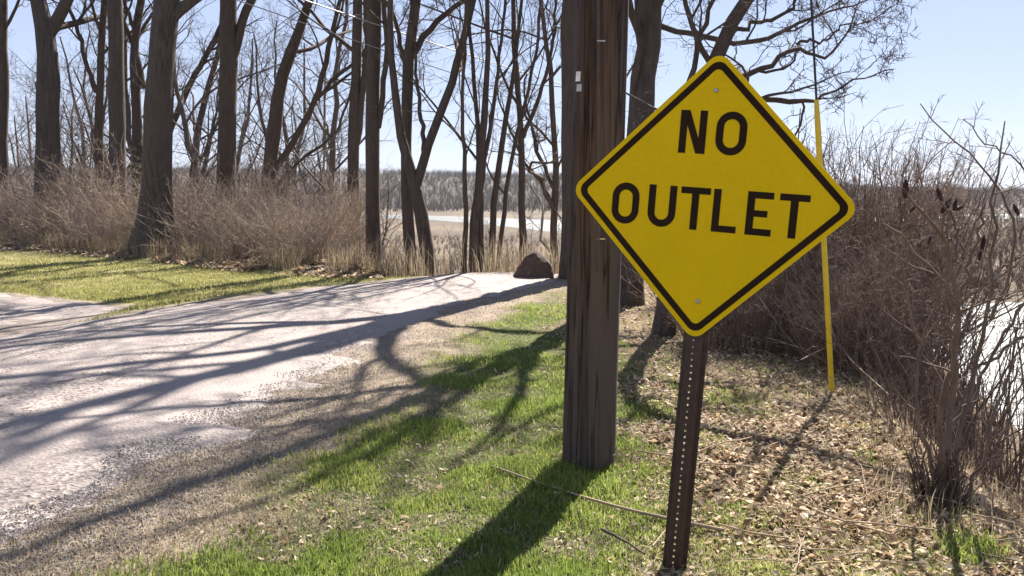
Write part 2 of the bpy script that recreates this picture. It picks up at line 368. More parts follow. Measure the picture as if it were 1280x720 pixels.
def make_tree(label, Y, trunk, limbs=(), H=15., seed=1, m=M_bark, nl=(9, 6, 5, 4), t0=.35, llen=.28, group=None, name='bare_tree', flare=1.35, name2='trunk', up=.09, topr=.035, ang=(30, 65), wig=.17):
    g = np.random.default_rng(seed)
    tr = px_path(trunk, Y); bx, by = tr[0][0], tr[0][1]; bz = float(height(bx, by))
    e = empty(name, (bx, by, bz), label, 'tree', group); O = np.array([bx, by, bz])
    if tr[0][2] > bz - .1:
        d = norm(np.array(tr[0][:3]) - np.array(tr[1][:3])); L = (tr[0][2] - bz + .15) / max(.3, -d[2])
        b = np.array(tr[0][:3]) + d * L; tr = [[*b, tr[0][3] * 1.05]] + tr
    top = tr[-1][2]; tr = extend(tr, max(1.5, H - top), g, topr, .12)
    Q = smooth_path(tr, 22, .012, g); Q[:, :3] -= O
    z = Q[:, 2]; Q[:, 3] *= 1 + (flare - 1) * np.exp(-np.maximum(z, 0) / .45) + .04 * np.sin(np.arange(22) * 2.1 + seed)
    T1 = Tubes().add(Q[:, :3], Q[:, 3], 14)
    mains = [(Q[:, :3], Q[:, 3])]
    for lim in limbs:
        ext = lim[0]; lp = extend(px_path(lim[1:], Y, yoff=g.uniform(-.12, .12)), ext, g, min(.02, lim[-1][2] * .4 * Y / FPX), .12) if ext > 0 else px_path(lim[1:], Y, yoff=g.uniform(-.06, .06))
        q = smooth_path(lp, 22, .015, g); q[:, :3] -= O; T1.add(q[:, :3], q[:, 3], 9); mains.append((q[:, :3], q[:, 3]))
    T1.build('trunk', m, e)
    P = np.stack([a for a, _ in mains]); R = np.stack([b for _, b in mains])
    LEN = np.linalg.norm(np.diff(P, axis=1), axis=2).sum(1)
    C = Tubes()
    p1, r1, L1 = grow(g, P[:1], R[:1], nl[0], t0, .97, ang, LEN[:1] * llen * 1.5, 9, up, wig, .5)
    if len(P) > 1:
        pb, rb, Lb = grow(g, P[1:], R[1:], max(4, nl[0] * 2 // 3), .22, .97, ang, np.maximum(LEN[1:] * .5, .8), 9, up, wig, .55)
        p1 = np.concatenate([p1, pb]); r1 = np.concatenate([r1, rb]); L1 = np.r_[L1, Lb]
    C.add(p1, r1, 6)
    p2, r2, L2 = grow(g, p1, r1, nl[1], .18, .98, (30, 70), L1 * .55, 6, up * .8, wig * 1.15, .6); C.add(p2, r2, 4)
    p3, r3, L3 = grow(g, p2, r2, nl[2], .15, 1, (30, 70), L2 * .55, 5, up * .6, wig * 1.3, .62, rmin=.0035); C.add(p3, r3, 3)
    p4, r4, L4 = grow(g, p3, r3, nl[3], .15, 1, (30, 70), np.maximum(L3 * .6, .12), 4, .05, wig * 1.4, .7, rmin=.0035); C.add(p4, r4, 3)
    C.build('crown', m, e)
    return e
def copy_tree(o, loc, rz, s, label=None, group=None):
    c = o.copy(); col.objects.link(c); c.location = tuple(float(v) for v in loc); c.rotation_euler = (0, 0, rz); c.scale = (s, s, s)
    if label: c['label'] = label
    if group: c['group'] = group
    for ch in o.children:
        d = ch.copy(); col.objects.link(d); d.parent = c
    return c
exec_trees = True
# ------------------------------------------------------------------ trees on the left
make_tree('rough barked tree cut off by the picture edge, behind the brush', 30, [(3, 250, 15), (4, 100, 12), (3, 0, 11)], H=16, seed=1, m=M_bark2)
make_tree('stout tree with a low fork rising from the brush', 28.5, [(59, 255, 30), (61, 120, 27), (59, 35, 25), (48, 0, 15)], [(6, (62, 42, 15), (74, 20, 15), (87, 0, 14), (100, -40, 12))], H=17, seed=2)
make_tree('slim dark tree with a crooked side limb between two thicker trunks', 30, [(123, 270, 12), (124, 130, 10), (128, 60, 8), (130, 0, 8)], [(3, (121, 115, 7), (112, 90, 6), (103, 70, 5), (100, 40, 5), (86, 10, 4))], H=15, seed=3, m=M_bark2)
make_tree('straight smooth trunk standing left of the broad flared trunk', 27, [(148, 290, 22), (146, 120, 19), (144, 0, 18)], H=18, seed=4, t0=.5)
make_tree('crooked thin trunk half hidden behind the broad flared trunk', 31, [(172, 260, 14), (172, 130, 12), (165, 60, 10), (178, 0, 9)], [(3, (180, 110, 8), (172, 70, 7), (156, 30, 6), (146, 0, 5))], H=15, seed=5, m=M_bark2)
make_tree('broad grey trunk with flared foot at the lawn edge', 21.4, [(190, 322, 44), (193, 290, 38), (197, 200, 35), (201, 100, 33), (205, 0, 31)], [(6, (214, 22, 16), (228, 8, 14), (244, 0, 13), (275, -25, 11))], H=18, seed=6, t0=.4, flare=1.5)
make_tree('thin leaning tree among far brush behind the broad trunk', 36, [(238, 265, 10), (242, 200, 9), (250, 150, 8), (262, 100, 7), (273, 70, 6)], [(2, (212, 165, 8), (226, 130, 8), (243, 95, 7), (276, 35, 6))], H=11, seed=8, m=M_bark2)
make_tree('tall dark trunk with steep upright limb rising from tan brush', 23.5, [(282, 300, 24), (284, 150, 22), (287, 50, 21), (287, 0, 20)], [(5, (291, 75, 10), (298, 45, 11), (303, 20, 11), (313, 0, 10))], H=17, seed=9, t0=.42, m=M_bark2)
make_tree('bent tree leaning towards the road with long side limb', 25.5, [(333, 310, 20), (335, 230, 18), (343, 160, 17), (350, 90, 15), (372, 50, 12), (388, 0, 10)],
          [(3, (338, 222, 9), (365, 180, 8), (390, 140, 7), (405, 90, 7), (415, 40, 6), (427, 0, 5)), (1, (397, 125, 5), (420, 95, 5), (441, 80, 4)), (1.2, (342, 235, 5), (380, 195, 4), (420, 170, 3), (438, 115, 3))], H=14, seed=10, m=M_bark2)
make_tree('twin stemmed dark tree behind the straight roadside trunk', 24, [(441, 300, 17), (443, 180, 14), (445, 80, 12), (447, 0, 12)], [(4, (446, 180, 8), (453, 120, 8), (459, 60, 7), (458, 0, 7))], H=16, seed=11, t0=.3, m=M_bark2)
make_tree('straight pillar-like trunk at the road edge by the grass tip', 18.4, [(466, 341, 19), (466, 200, 17), (466, 100, 17), (469, 0, 17)], [(4, (473, 160, 7), (480, 110, 7), (486, 60, 7), (478, 0, 6))], H=17, seed=12, t0=.33, m=M_bark2)
make_tree('upright trunk crossed by the forked tree beside the road', 17.9, [(513, 343, 16), (509, 260, 14), (505, 200, 13), (507, 120, 14), (512, 60, 14), (517, 0, 12)],
          [(3, (515, 70, 9), (528, 45, 8), (548, 22, 7), (582, 0, 6)), (2, (510, 100, 6), (500, 60, 6), (494, 20, 5), (482, 0, 5))], H=15, seed=13, t0=.4, m=M_bark2)
make_tree('leaning forked tree with a wide V of limbs at the crest', 17.3, [(541, 350, 20), (535, 300, 17), (527, 260, 16), (517, 228, 17), (502, 180, 11), (493, 130, 9), (488, 80, 8), (486, 0, 7)],
          [(5, (519, 235, 13), (532, 190, 11), (546, 150, 11), (568, 95, 10), (582, 45, 9), (592, 0, 8)), (1.5, (531, 195, 6), (530, 165, 6), (524, 130, 5), (521, 95, 4))], H=14, seed=14, t0=.5, m=M_bark2)
make_tree('clump of slender upright stems at the far side of the crest', 17.2, [(590, 352, 13), (594, 270, 11), (600, 200, 10), (606, 150, 9), (609, 60, 6), (612, 0, 5)],
          [(3, (581, 352, 7), (583, 260, 6), (578, 180, 5), (577, 120, 4), (582, 60, 4)), (3, (602, 352, 8), (602, 250, 7), (596, 150, 6), (591, 80, 5), (586, 20, 4)), (3, (598, 260, 6), (607, 190, 6), (618, 130, 5), (626, 60, 4))], H=12, seed=15, t0=.45, m=M_bark2, ang=(15, 45), up=.14)
make_tree('pair of slim stems leaning right next to the boulder', 17.8, [(613, 352, 9), (617, 260, 8), (622, 200, 8), (629, 160, 7), (641, 105, 5), (648, 50, 4)],
          [(3, (624, 352, 6), (631, 255, 6), (640, 190, 5), (655, 130, 4), (668, 85, 4))], H=10, seed=16, t0=.45, m=M_bark2, ang=(15, 50), up=.12)
make_tree('thin straight tree growing right behind the boulder', 19.2, [(652, 345, 10), (653, 250, 9), (653, 170, 8), (647, 110, 7), (641, 50, 6)], [(2, (654, 172, 6), (675, 120, 5), (690, 60, 4))], H=11, seed=17, t0=.4, m=M_bark2)
make_tree('gnarled tree with a fuzz of curly twigs beside the pole', 24, [(693, 345, 10), (691, 270, 9), (697, 210, 8), (692, 160, 7), (688, 100, 6)], [(1.2, (691, 260, 6), (676, 225, 5), (655, 205, 4), (640, 165, 3)), (1, (692, 235, 5), (672, 190, 5), (660, 140, 3))], H=10, seed=18, t0=.3, m=M_bark2, nl=(12, 7, 5, 4), wig=.28)
# ------------------------------------------------------------------ trees behind the pole and the sign
make_tree('straight trunk between the utility pole and the yellow sign', 12.0, [(784, 381, 34), (792, 250, 32), (804, 120, 31), (817, 0, 29), (820, -90, 24)], [(1.5, (820, -80, 15), (800, -120, 13), (770, -150, 11), (730, -175, 9)), (1.5, (821, -85, 14), (840, -150, 12), (850, -220, 10)), (2.5, (812, 60, 9), (798, 30, 8), (795, 0, 7), (800, -50, 6)), (3, (797, 170, 8), (790, 120, 6), (800, 70, 5), (792, 20, 4)), (.5, (815, 28, 8), (834, 35, 7), (865, 41, 7), (888, 49, 7), (914, 54, 7), (948, 53, 6), (966, 49, 6), (981, 34, 5), (1002, 26, 4), (1030, 18, 3), (1066, 8, 2))], H=9, seed=20, m=M_bark2, t0=.3)
make_tree('thick rough trunk with heavy limbs standing behind the utility pole', 15.7, [(726, 347, 44), (724, 250, 42), (722, 120, 40), (719, 0, 38), (722, -60, 32)],
          [(3.5, (722, -20, 20), (700, -90, 17), (660, -160, 14), (590, -210, 12)), (3.5, (722, -50, 19), (750, -130, 16), (800, -220, 13), (850, -280, 11)), (3, (720, 0, 14), (705, -60, 13), (690, -100, 11), (600, -120, 9)),
           (3, (722, -70, 18), (725, -160, 15), (720, -260, 12), (660, -340, 11)), (2.5, (724, -30, 13), (775, -80, 12), (850, -120, 10), (920, -140, 8))], H=13, seed=30, m=M_bark2, t0=.62)
make_tree('leaning tree behind the sign with long crooked limbs over the guy wire', 9.3, [(829, 419, 24), (842, 300, 22), (866, 180, 20), (888, 75, 19), (899, 38, 18), (922, 5, 16), (950, -25, 14)],
          [(.6, (903, 50, 7), (927, 34, 6), (945, 26, 5), (973, 23, 5), (986, 15, 4), (994, 0, 3)),
           (.3, (880, 110, 10), (906, 102, 9), (930, 95, 8), (955, 85, 7), (981, 67, 6), (999, 54, 5), (1009, 70, 4), (1033, 71, 4), (1053, 54, 3), (1064, 31, 2)),
           (.3, (996, 56, 4), (1010, 48, 4), (1027, 55, 3), (1050, 34, 2), (1075, 30, 1.6)),
           (.3, (870, 165, 9), (912, 130, 8), (955, 124, 7), (986, 129, 7), (1004, 130, 6), (1020, 126, 4), (1040, 117, 3), (1058, 101, 2.4), (1078, 99, 1.6)),
           (1, (854, 240, 8), (858, 150, 8), (868, 80, 7), (878, 40, 6), (892, 0, 5))], H=8.5, seed=21, m=M_bark2, t0=.3, nl=(9, 6, 4, 3), wig=.24, llen=.2)

# ------------------------------------------------------------------ background trees (copies share meshes)
def bg_tree(seed, H):
    g = np.random.default_rng(seed); e = empty('bare_tree', (0, 0, 0), 'distant bare tree in the wood behind the brush', 'tree', 'bare trees in the wood behind the brush')
    pts = extend([[0, 0, -.3, .115], [g.normal(0, .25), g.normal(0, .25), H * .3, .09]], H * .7, g, .02, .1)
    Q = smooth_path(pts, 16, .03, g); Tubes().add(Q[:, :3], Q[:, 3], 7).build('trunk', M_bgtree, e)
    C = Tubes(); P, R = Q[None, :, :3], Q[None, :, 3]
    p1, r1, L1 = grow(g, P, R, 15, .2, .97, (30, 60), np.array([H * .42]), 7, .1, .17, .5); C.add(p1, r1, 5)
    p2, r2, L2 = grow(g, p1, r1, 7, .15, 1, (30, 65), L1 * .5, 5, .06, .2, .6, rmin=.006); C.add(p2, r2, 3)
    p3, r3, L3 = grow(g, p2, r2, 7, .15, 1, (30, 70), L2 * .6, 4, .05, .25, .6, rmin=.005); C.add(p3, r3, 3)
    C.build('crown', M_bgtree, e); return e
protos = [bg_tree(100 + i, h) for i, h in enumerate((8., 9.5, 7., 6.))]
g = np.random.default_rng(55); used = [False] * 4
spots = []
for i in range(66):
    Y = g.uniform(36, 70); spots.append((g.uniform(-120, 720), Y))
for i in range(34):
    Y = g.uniform(24, 46); spots.append((g.uniform(455, 705), Y))
for i in range(10):
    Y = g.uniform(31, 38); spots.append((g.uniform(0, 450), Y))
for i in range(46): spots.append((g.uniform(440, 720), g.uniform(60, 190)))
for i, (px, Y) in enumerate(spots):
    X = (px - 640) / FPX * Y; z = float(height(X, Y)); k = i % 4
    s = g.uniform(.75, 1.15) * (.72 if Y < 50 else 1) if px > 455 else g.uniform(.9, 1.25) + max(0, -z) * .075
    if not used[k]:
        o = protos[k]; used[k] = True; o.location = (X, Y, z); o.rotation_euler = (0, 0, g.random() * 6.28); o.scale = (s, s, s)
    else: o = copy_tree(protos[k], (X, Y, z), g.random() * 6.28, s)
    o['label'] = 'bare background tree in the wood behind the brush'; o['group'] = 'bare trees in the wood behind the brush'
    if 470 < px < 700:
        o['label'] = 'bare tree on the slope beyond the road crest'; o['group'] = 'bare trees on the slope beyond the crest'

# ------------------------------------------------------------------ brush and thicket (copies share meshes)
def make_shrub(name, label, cat, group, seed, H, ns, spread, mtl, m2=6, m3=5, r0=.010, base=.35, up=.03, wg=.10, ta=(20, 58)):
    g = np.random.default_rng(seed); e = empty(name, (0, 0, 0), label, cat, group)
    a = g.random(ns) * 6.28; rad = base * np.sqrt(g.random(ns)); p = np.stack([rad * np.cos(a), rad * np.sin(a), np.full(ns, -.06)], 1)
    th = np.radians(np.abs(g.normal(0, spread, ns))); a2 = a + g.normal(0, .6, ns)
    d = np.stack([np.sin(th) * np.cos(a2), np.sin(th) * np.sin(a2), np.cos(th)], 1); L = H * g.uniform(.55, 1.15, ns); n = 9
    P = np.empty((ns, n, 3)); P[:, 0] = p; q = p.copy()
    for s in range(1, n):
        d = norm(d + g.normal(0, wg, d.shape) + np.array([0, 0, up - .05 * (s > 5)])); q = q + d * (L / (n - 1))[:, None]; P[:, s] = q
    R = (r0 * g.uniform(.5, 1.3, ns))[:, None] * np.linspace(1, .3, n)[None]
    Tubes().add(P, R, 5).build('stems', mtl, e)
    C = Tubes(); p2, r2, L2 = grow(g, P, R, m2, .2, 1, ta, L * .36, 5, .05, .10 + wg, .7, rmin=.0028); C.add(p2, r2, 3)
    p3, r3, L3 = grow(g, p2, r2, m3, .1, 1, ta, L2 * .5, 4, .04, .14 + wg, .75, rmin=.0024); C.add(p3, r3, 3)
    C.build('twigs', mtl, e, kind='stuff'); return e
BL = 'tangled tan twiggy bush along the far edge of the lawn'; BG = 'bushes along the far edge of the lawn'
bp = [make_shrub('brush_bush', BL, 'bush', BG, 200 + i, (1.9, 1.7, 2.2, 1.5)[i], (60, 72, 46, 70)[i], (30, 24, 38, 27)[i], (M_brush, M_brush2, M_brush, M_brush2)[i], 6, 5, .013, .55, .02, .19, (28, 80)) for i in range(4)]
g = np.random.default_rng(77); used = [False] * 4; k = 0
bs = []
for row, (dy, sc_) in enumerate(((1.1, .62), (1.9, .85), (3.1, 1.0), (5.0, 1.15))):
    for px in np.arange(-60, 452, 44 if row else 38):
        px = px + g.uniform(-18, 18); X0 = (px - 640) / FPX * float(np.interp(px, [0, 165, 300, 420], [25.5, 20.5, 17.5, 16])); Y = float(fi(BR, X0)) + dy + g.uniform(-.3, .6); X = (px - 640) / FPX * Y
        if 150 < px < 222 and Y < 21.9: continue
        if g.random() < (.38, .12, .08, .05)[row]: continue
        bs.append((X, Y, sc_ * g.choice([.62, .85, 1.0, 1.22]) * g.uniform(.9, 1.1) * float(np.interp(px, [0, 120, 200, 300, 440], [1.15, 1.15, .9, .9, 1.0])), row))
for X, Y, s, row in bs:
    j = k % 4; k += 1; z = float(height(X, Y))
    if not used[j]: used[j] = True; o = bp[j]; o.location = (X, Y, z); o.scale = (s,) * 3; o.rotation_euler = (0, 0, g.random() * 6)
    else: o = copy_tree(bp[j], (X, Y, z), g.random() * 6.28, s)
    o['label'] = ('knee-high tan bush in the front row where lawn meets brush', 'waist-high tangled tan bush just behind the low front bushes', 'tall tangled tan bush in the middle of the brush', 'tallest greyish bush at the back of the brush under the trees')[row]
    o['group'] = ('low bushes along the lawn', 'waist-high bushes behind the low ones', 'tall bushes in the brush', 'tallest bushes at the back')[row]
TL = 'dense dark brown shrub of upright stems behind the sign'; TG = 'dark shrubs of the thicket behind the sign'
tp = [make_shrub('thicket_shrub', TL, 'shrub', TG, 300 + i, (1.75, 1.55, 1.9)[i], (85, 95, 70)[i], 20, M_thick, 6, 4, .010, .45, .03, .14, (22, 68)) for i in range(3)]
used = [False] * 3; k = 0; ts = []
for px, Y, s in [(905, 8.6, .8), (930, 9.2, .9), (965, 9.0, .95), (1000, 8.8, .95), (1035, 8.7, 1.0), (1070, 8.3, 1.0), (1100, 7.8, .95), (1125, 7.4, .9), (880, 10, .8), (920, 10.5, .95), (955, 10.4, 1.05), (990, 10.2, 1.1),
                 (1030, 10, 1.2), (1065, 9.8, 1.2), (1100, 9.2, 1.15), (1125, 8.6, 1.1), (860, 11.5, .8), (1010, 12, 1.3), (1060, 11.5, 1.35), (1110, 11, 1.3), (945, 8.3, .6), (1015, 8.1, .6), (1085, 7.4, .7), (1045, 7.6, .65)]:
    ts.append(((px - 640) / FPX * Y, Y, s))
for X, Y, s in ts:
    j = k % 3; k += 1; z = float(height(X, Y)); s = (1.42 - z) / 1.8 * g.uniform(.72, 1.08) * (s if s < .75 else 1)
    if not used[j]: used[j] = True; o = tp[j]; o.location = (X, Y, z); o.scale = (s,) * 3; o.rotation_euler = (0, 0, g.random() * 6)
    else: copy_tree(tp[j], (X, Y, z), g.random() * 6.28, s)
wd_ = gp(778, 578); _o = make_shrub('weed_clump', 'small dry weed clump at the foot of the utility pole', 'weed', None, 365, .17, 40, 32, M_brush, 3, 3, .0028, .09); _o.location = (wd_[0], wd_[1], float(height(wd_[0], wd_[1])))
# scrub on the slope under the sumac: open, lets the water show through
SL = 'open scrub shrub on the bank above the water'; SG = 'open scrub shrubs on the bank above the water'
sp_ = [make_shrub('scrub_shrub', SL, 'shrub', SG, 340 + i, (1.3, 1.6)[i], 15, 22, M_scrub, 4, 3, .009, .4) for i in range(2)]
used = [False] * 2; k = 0
for px, Y, s in [(1160, 6.6, .9), (1190, 7.0, 1.0), (1235, 6.4, .95), (1275, 6.0, .95), (1150, 6.0, .7), (1215, 5.6, .8), (1295, 5.2, .8), (1255, 7.2, 1.1), (1172, 5.4, .5), (1200, 5.0, .45), (1240, 4.9, .4), (1210, 6.1, .85), (1250, 5.8, .7), (1155, 5.2, .4), (1225, 4.7, .3), (1270, 4.6, .3)]:
    X = (px - 640) / FPX * Y; z = float(height(X, Y)); j = k % 2; k += 1
    if not used[j]: used[j] = True; o = sp_[j]; o.location = (X, Y, z); o.scale = (s,) * 3
    else: copy_tree(sp_[j], (X, Y, z), g.random() * 6.28, s)

for px, Y in [(1072, 9.6), (1088, 9.2), (1102, 9.8), (1118, 9.0), (1132, 8.6)]:
    X = (px - 640) / FPX * Y; z = float(height(X, Y)); copy_tree(tp[2 if Y > 9.1 else 0], (X, Y, z), g.random() * 6.28, g.uniform(1.75, 2.0) / 1.8 - z / 1.8, 'tall twiggy thicket shrub reaching above the far ridge', 'tall thicket shrubs reaching above the ridge')
for px, Y, s in [(1078, 9.4, 1.45), (1098, 8.9, 1.5), (1088, 9.9, 1.6)]:
    X = (px - 640) / FPX * Y; z = float(height(X, Y)); copy_tree(sp_[k % 2], (X, Y, z - .05), g.random() * 6.28, (2.15 - z) / 1.45, 'tall sparse shrub poking above the dark thicket', 'tall sparse shrubs in the thicket'); k += 1
# ------------------------------------------------------------------ sumac with seed cones
def make_sumac():
    g = np.random.default_rng(400); Y = 4.75; b = gp(1182, 628); b[2] = float(height(b[0], b[1])); Y = b[1]
    e = empty('sumac', b, 'bare sumac with dark seed cones and pale crooked stems on the bank edge', 'shrub')
    L = [[(1182, 640, 16), (1186, 560, 12), (1192, 470, 11), (1198, 400, 9), (1191, 331, 7), (1182, 296, 6), (1158, 268, 5), (1133, 247, 4)],
         [(1178, 640, 12), (1172, 560, 9), (1180, 480, 9), (1196, 420, 8), (1202, 375, 6), (1160, 327, 5), (1107, 276, 4)],
         [(1190, 640, 13), (1204, 540, 9), (1222, 460, 8), (1240, 400, 7), (1247, 367, 6), (1244, 287, 5), (1251, 220, 4), (1258, 178, 3), (1262, 150, 2)],
         [(1240, 400, 6), (1262, 350, 5), (1272, 300, 5), (1267, 256, 4.5), (1244, 229, 3.6), (1213, 193, 3), (1182, 167, 2.6), (1153, 129, 1.8)],
         [(1272, 300, 4), (1290, 250, 3.5), (1279, 209, 3), (1227, 178, 2.4), (1202, 149, 1.6)],
         [(1198, 400, 7), (1216, 350, 6), (1228, 300, 5), (1232, 262, 4)],
         [(1191, 331, 6), (1196, 300, 5), (1190, 265, 4)], [(1186, 310, 5), (1176, 275, 4), (1173, 250, 3.5)],
         [(1176, 640, 9), (1160, 560, 7), (1146, 500, 6), (1150, 440, 5), (1170, 390, 4), (1180, 340, 3)],
         [(1222, 460, 6), (1250, 440, 6), (1282, 420, 5), (1310, 380, 4)], [(1186, 540, 7), (1215, 500, 6), (1236, 455, 6), (1275, 385, 5), (1300, 330, 4)],
         [(1180, 480, 6), (1150, 430, 5), (1136, 380, 4), (1128, 330, 3), (1120, 290, 2)],
         [(1196, 640, 8), (1222, 590, 6), (1240, 520, 6), (1262, 470, 5), (1270, 410, 4)]]
    S = []; T = Tubes()
    for i, l in enumerate(L):
        q = smooth_path(px_path(l, Y, yoff=g.uniform(-.05, .05)), 16, .008, g); q[:, :3] -= b; q[:, 1] += g.normal(0, .02); T.add(q[:, :3], q[:, 3] * .72, 7); S.append(q)
    T.build('stems', M_sumac, e)
    P = np.stack([s[:, :3] for s in S]); R = np.stack([s[:, 3] for s in S]) * .72; LEN = np.linalg.norm(np.diff(P, axis=1), axis=2).sum(1)
    C = Tubes(); p2, r2, L2 = grow(g, P, R, 6, .25, .98, (30, 65), LEN * .28, 6, .08, .16, .55, rmin=.0022); C.add(p2, r2, 4)
    p3, r3, L3 = grow(g, p2, r2, 4, .2, 1, (30, 65), L2 * .5, 5, .06, .18, .6, rmin=.0018); C.add(p3, r3, 3)
    C.build('twigs', M_sumac, e, kind='stuff')
    m = rock_mat('seed_cone', (.018, .008, .007), (.075, .030, .024), 60)
    for px, py, ln, lean in [(1132, 236, 24, 0), (1174, 243, 18, -.35), (1183, 257, 22, .55), (1194, 256, 16, .1), (1200, 260, 13, .9), (1229, 303, 18, .1), (1225, 319, 14, .1), (1142, 260, 12, .7), (1162, 300, 12, .3), (1270, 262, 16, -.5)]:
        c = at(px, py, Y) - b; L_ = ln / FPX * Y; d = np.array([math.sin(lean), 0, math.cos(lean)]); n = 12
        u = np.linspace(-.5, .5, n); P_ = c + u[:, None] * L_ * d; R_ = L_ * .17 * np.sqrt(np.clip(1 - (2 * u + .12) ** 2 * .94, .02, 1)) * (1 + .18 * np.sin(np.arange(n) * 2.6))
        Tubes().add(P_, R_, 8).build('seed_cone', m, e)
make_sumac()
_b = gp(1178, 628); _o = make_shrub('stem_clump', 'dense dark clump of short stems at the foot of the sumac', 'shrub', None, 360,   .30, 60, 8, M_scrub, 3, 2, .008, .085); _o.location = (_b[0] - .02, _b[1] - .02, float(height(_b[0], _b[1])))

# ------------------------------------------------------------------ far woods and marsh scrub (nobody could count them)
def fans(name, X, Y, H, slivers, spread, wd, mtl, label, cat, seed):
    g = np.random.default_rng(seed); n = len(X); Z = height(X, Y); B = np.stack([X, Y, Z], 1)
    i = np.repeat(np.arange(n), slivers); k = len(i)
    h0 = g.uniform(0, .55, k) * H[i]; h1 = np.minimum(H[i] * g.uniform(.6, 1.05, k), H[i] * 1.05); a = g.random(k) * 6.28; r = spread * H[i] * g.random(k)
    b = B[i] + np.stack([g.normal(0, .1, k) * H[i] * .3, g.normal(0, .1, k) * H[i] * .3, h0 * .5 - .3], 1); t = B[i] + np.stack([r * np.cos(a), r * np.sin(a), np.maximum(h1, h0 * .6 + .3)], 1)
    ww = wd * H[i] * g.uniform(.5, 1.3, k); s = np.stack([ww * np.cos(a + 1.57), ww * np.sin(a + 1.57), 0 * ww], 1)
    s[:, 0] = np.where(g.random(k) < .5, ww, s[:, 0])
    V = np.stack([b - s, b + s, t], 1).reshape(-1, 3); F = np.arange(3 * k).reshape(-1, 3)
    return link(name, mesh(name, V, F, False), mtl, label=label, cat=cat, kind='stuff')
g = np.random.default_rng(9); n = 17000; az = g.uniform(-1.1, 1.1, n); D = g.uniform(830, 1300, n)
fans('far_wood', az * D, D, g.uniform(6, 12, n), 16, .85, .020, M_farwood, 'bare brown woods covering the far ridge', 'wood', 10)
n = 5200; az = g.uniform(.28, 1.1, n); D = 130 * (780 / 130) ** g.random(n)
fans('marsh_scrub', az * D, D, g.uniform(1.2, 3.0, n) * (1 + D / 400), 26, .9, .011, M_farwood, 'brown scrub covering the low ground beyond the inlet', 'scrub', 11)
n = 4200; az = g.uniform(-.8, .42, n); D = 60 * (330 / 60) ** g.random(n); 
fans('valley_scrub', az * D, D, g.uniform(1.0, 2.8, n), 22, .8, .018, M_brush2, 'low scrub in the valley beyond the road crest', 'scrub', 12)

# ------------------------------------------------------------------ grass, leaves, gravel
def blades(name, X, Y, H, wd, mtl, label, cat, seed, lean=.5, rnd=None, segs=2):
    g = np.random.default_rng(seed); n = len(X); Z = height(X, Y) - .008
    a = g.random(n) * 6.28; la = g.random(n) * 6.28; le = np.abs(g.normal(0, lean, n)) * H
    side = np.stack([np.cos(a), np.sin(a), 0 * a], 1) * (wd * g.uniform(.6, 1.3, n))[:, None] * .5
    B = np.stack([X, Y, Z], 1); dl = np.stack([np.cos(la), np.sin(la), 0 * la], 1)
    M1 = B + dl * (le * .35)[:, None] + np.array([0, 0, 1.]) * (H * .62)[:, None]; Tp = B + dl * le[:, None] + np.array([0, 0, 1.]) * (H * np.sqrt(np.clip(1 - (le / H * .7) ** 2, .15, 1)))[:, None]
    V = np.stack([B - side, B + side, M1 + side * .75, M1 - side * .75, Tp], 1).reshape(-1, 3); o = np.arange(n)[:, None] * 5
    F = np.concatenate([o + np.array([0, 1, 2]), o + np.array([0, 2, 3]), o + np.array([3, 2, 4])])
    r = g.random(n) if rnd is None else rnd
    return link(name, mesh(name, V, F, True, {'rnd': np.repeat(r, 5)}), mtl, label=label, cat=cat, kind='stuff')
def scatter_px(g, n, x0, x1, y0, y1):          # even in the picture's ground footprint: dense near, thin far
    px = g.uniform(x0, x1, n); py = g.uniform(y0, y1, n)
    x = (px - 640) / FPX; u = (360 - py) / FPX; ry = CP + u * SP; rz = -SP + u * CP; t = -CAMZ / rz
    return x * t, ry * t
g = np.random.default_rng(21)
# near lawn
X, Y = [], []
x, y = scatter_px(g, 420000, 60, 1330, 352, 790)
x = np.r_[x, g.uniform(-2.5, 3, 60000)]; y = np.r_[y, g.uniform(2.4, 12, 60000)]
nn = fbm(x * 1.1, y * 1.1); n3 = fbm(x * 3.1, y * 3.1); n4 = fbm(x * 2.2 + 40, y * 2.2)
pg = sstep(-.15, .40, x - fi(GE, y) + (nn - .5) * .9) * (1 - .93 * sstep(-.55, .45, x - fi(LT, y) + (n3 - .5) * 1.5)) * (y < 17) * (x < fi(XE, y)) * (.10 + .90 * sstep(.36, .54, n4))
TUFT = [(905, 500, .28), (840, 455, .25), (800, 505, .32), (950, 520, .12), (830, 590, .22), (930, 640, .16), (1000, 605, .16), (890, 690, .30), (960, 700, .25), (1050, 700, .34), (1130, 708, .22), (1215, 690, .12), (1090, 575, .09), (790, 640, .25), (860, 540, .15)]
tf = sum(np.exp(-((x - gp(a, b)[0]) ** 2 + (.6 * (y - gp(a, b)[1])) ** 2) / (c * .75) ** 2) for a, b, c in TUFT)
pg = np.maximum(pg, np.clip(tf * 1.1 + (n3 - .55) * 1.2, 0, 1) * (tf > .12))
near_right = (x > fi(LT, y)) & (y < 4.3) & (x < .40 * y); pg = np.where(near_right, pg + .7 * sstep(.47, .58, n4), pg)
pg = pg * (1 - .97 * np.exp(-(((x - .60) / .26) ** 2 + ((y - 3.30) / .36) ** 2) ** 2))
keep = g.random(len(x)) < pg * .62; x, y, n4, nn = x[keep], y[keep], n4[keep], nn[keep]
H = (.028 + .05 * sstep(.35, .75, n4) * g.random(len(x)) + .012 * g.random(len(x))) * (1 + .0 * y)
blades('grass', x, y, H * .92, .0042 + .00045 * y, M_grass, 'short bright green grass on the verge around the pole', 'grass', 22, .55, np.clip(.25 + .5 * g.random(len(x)) + (nn - .5) * .9 + .35 * (g.random(len(x)) < .10), 0, 1))
print('grass', len(x))
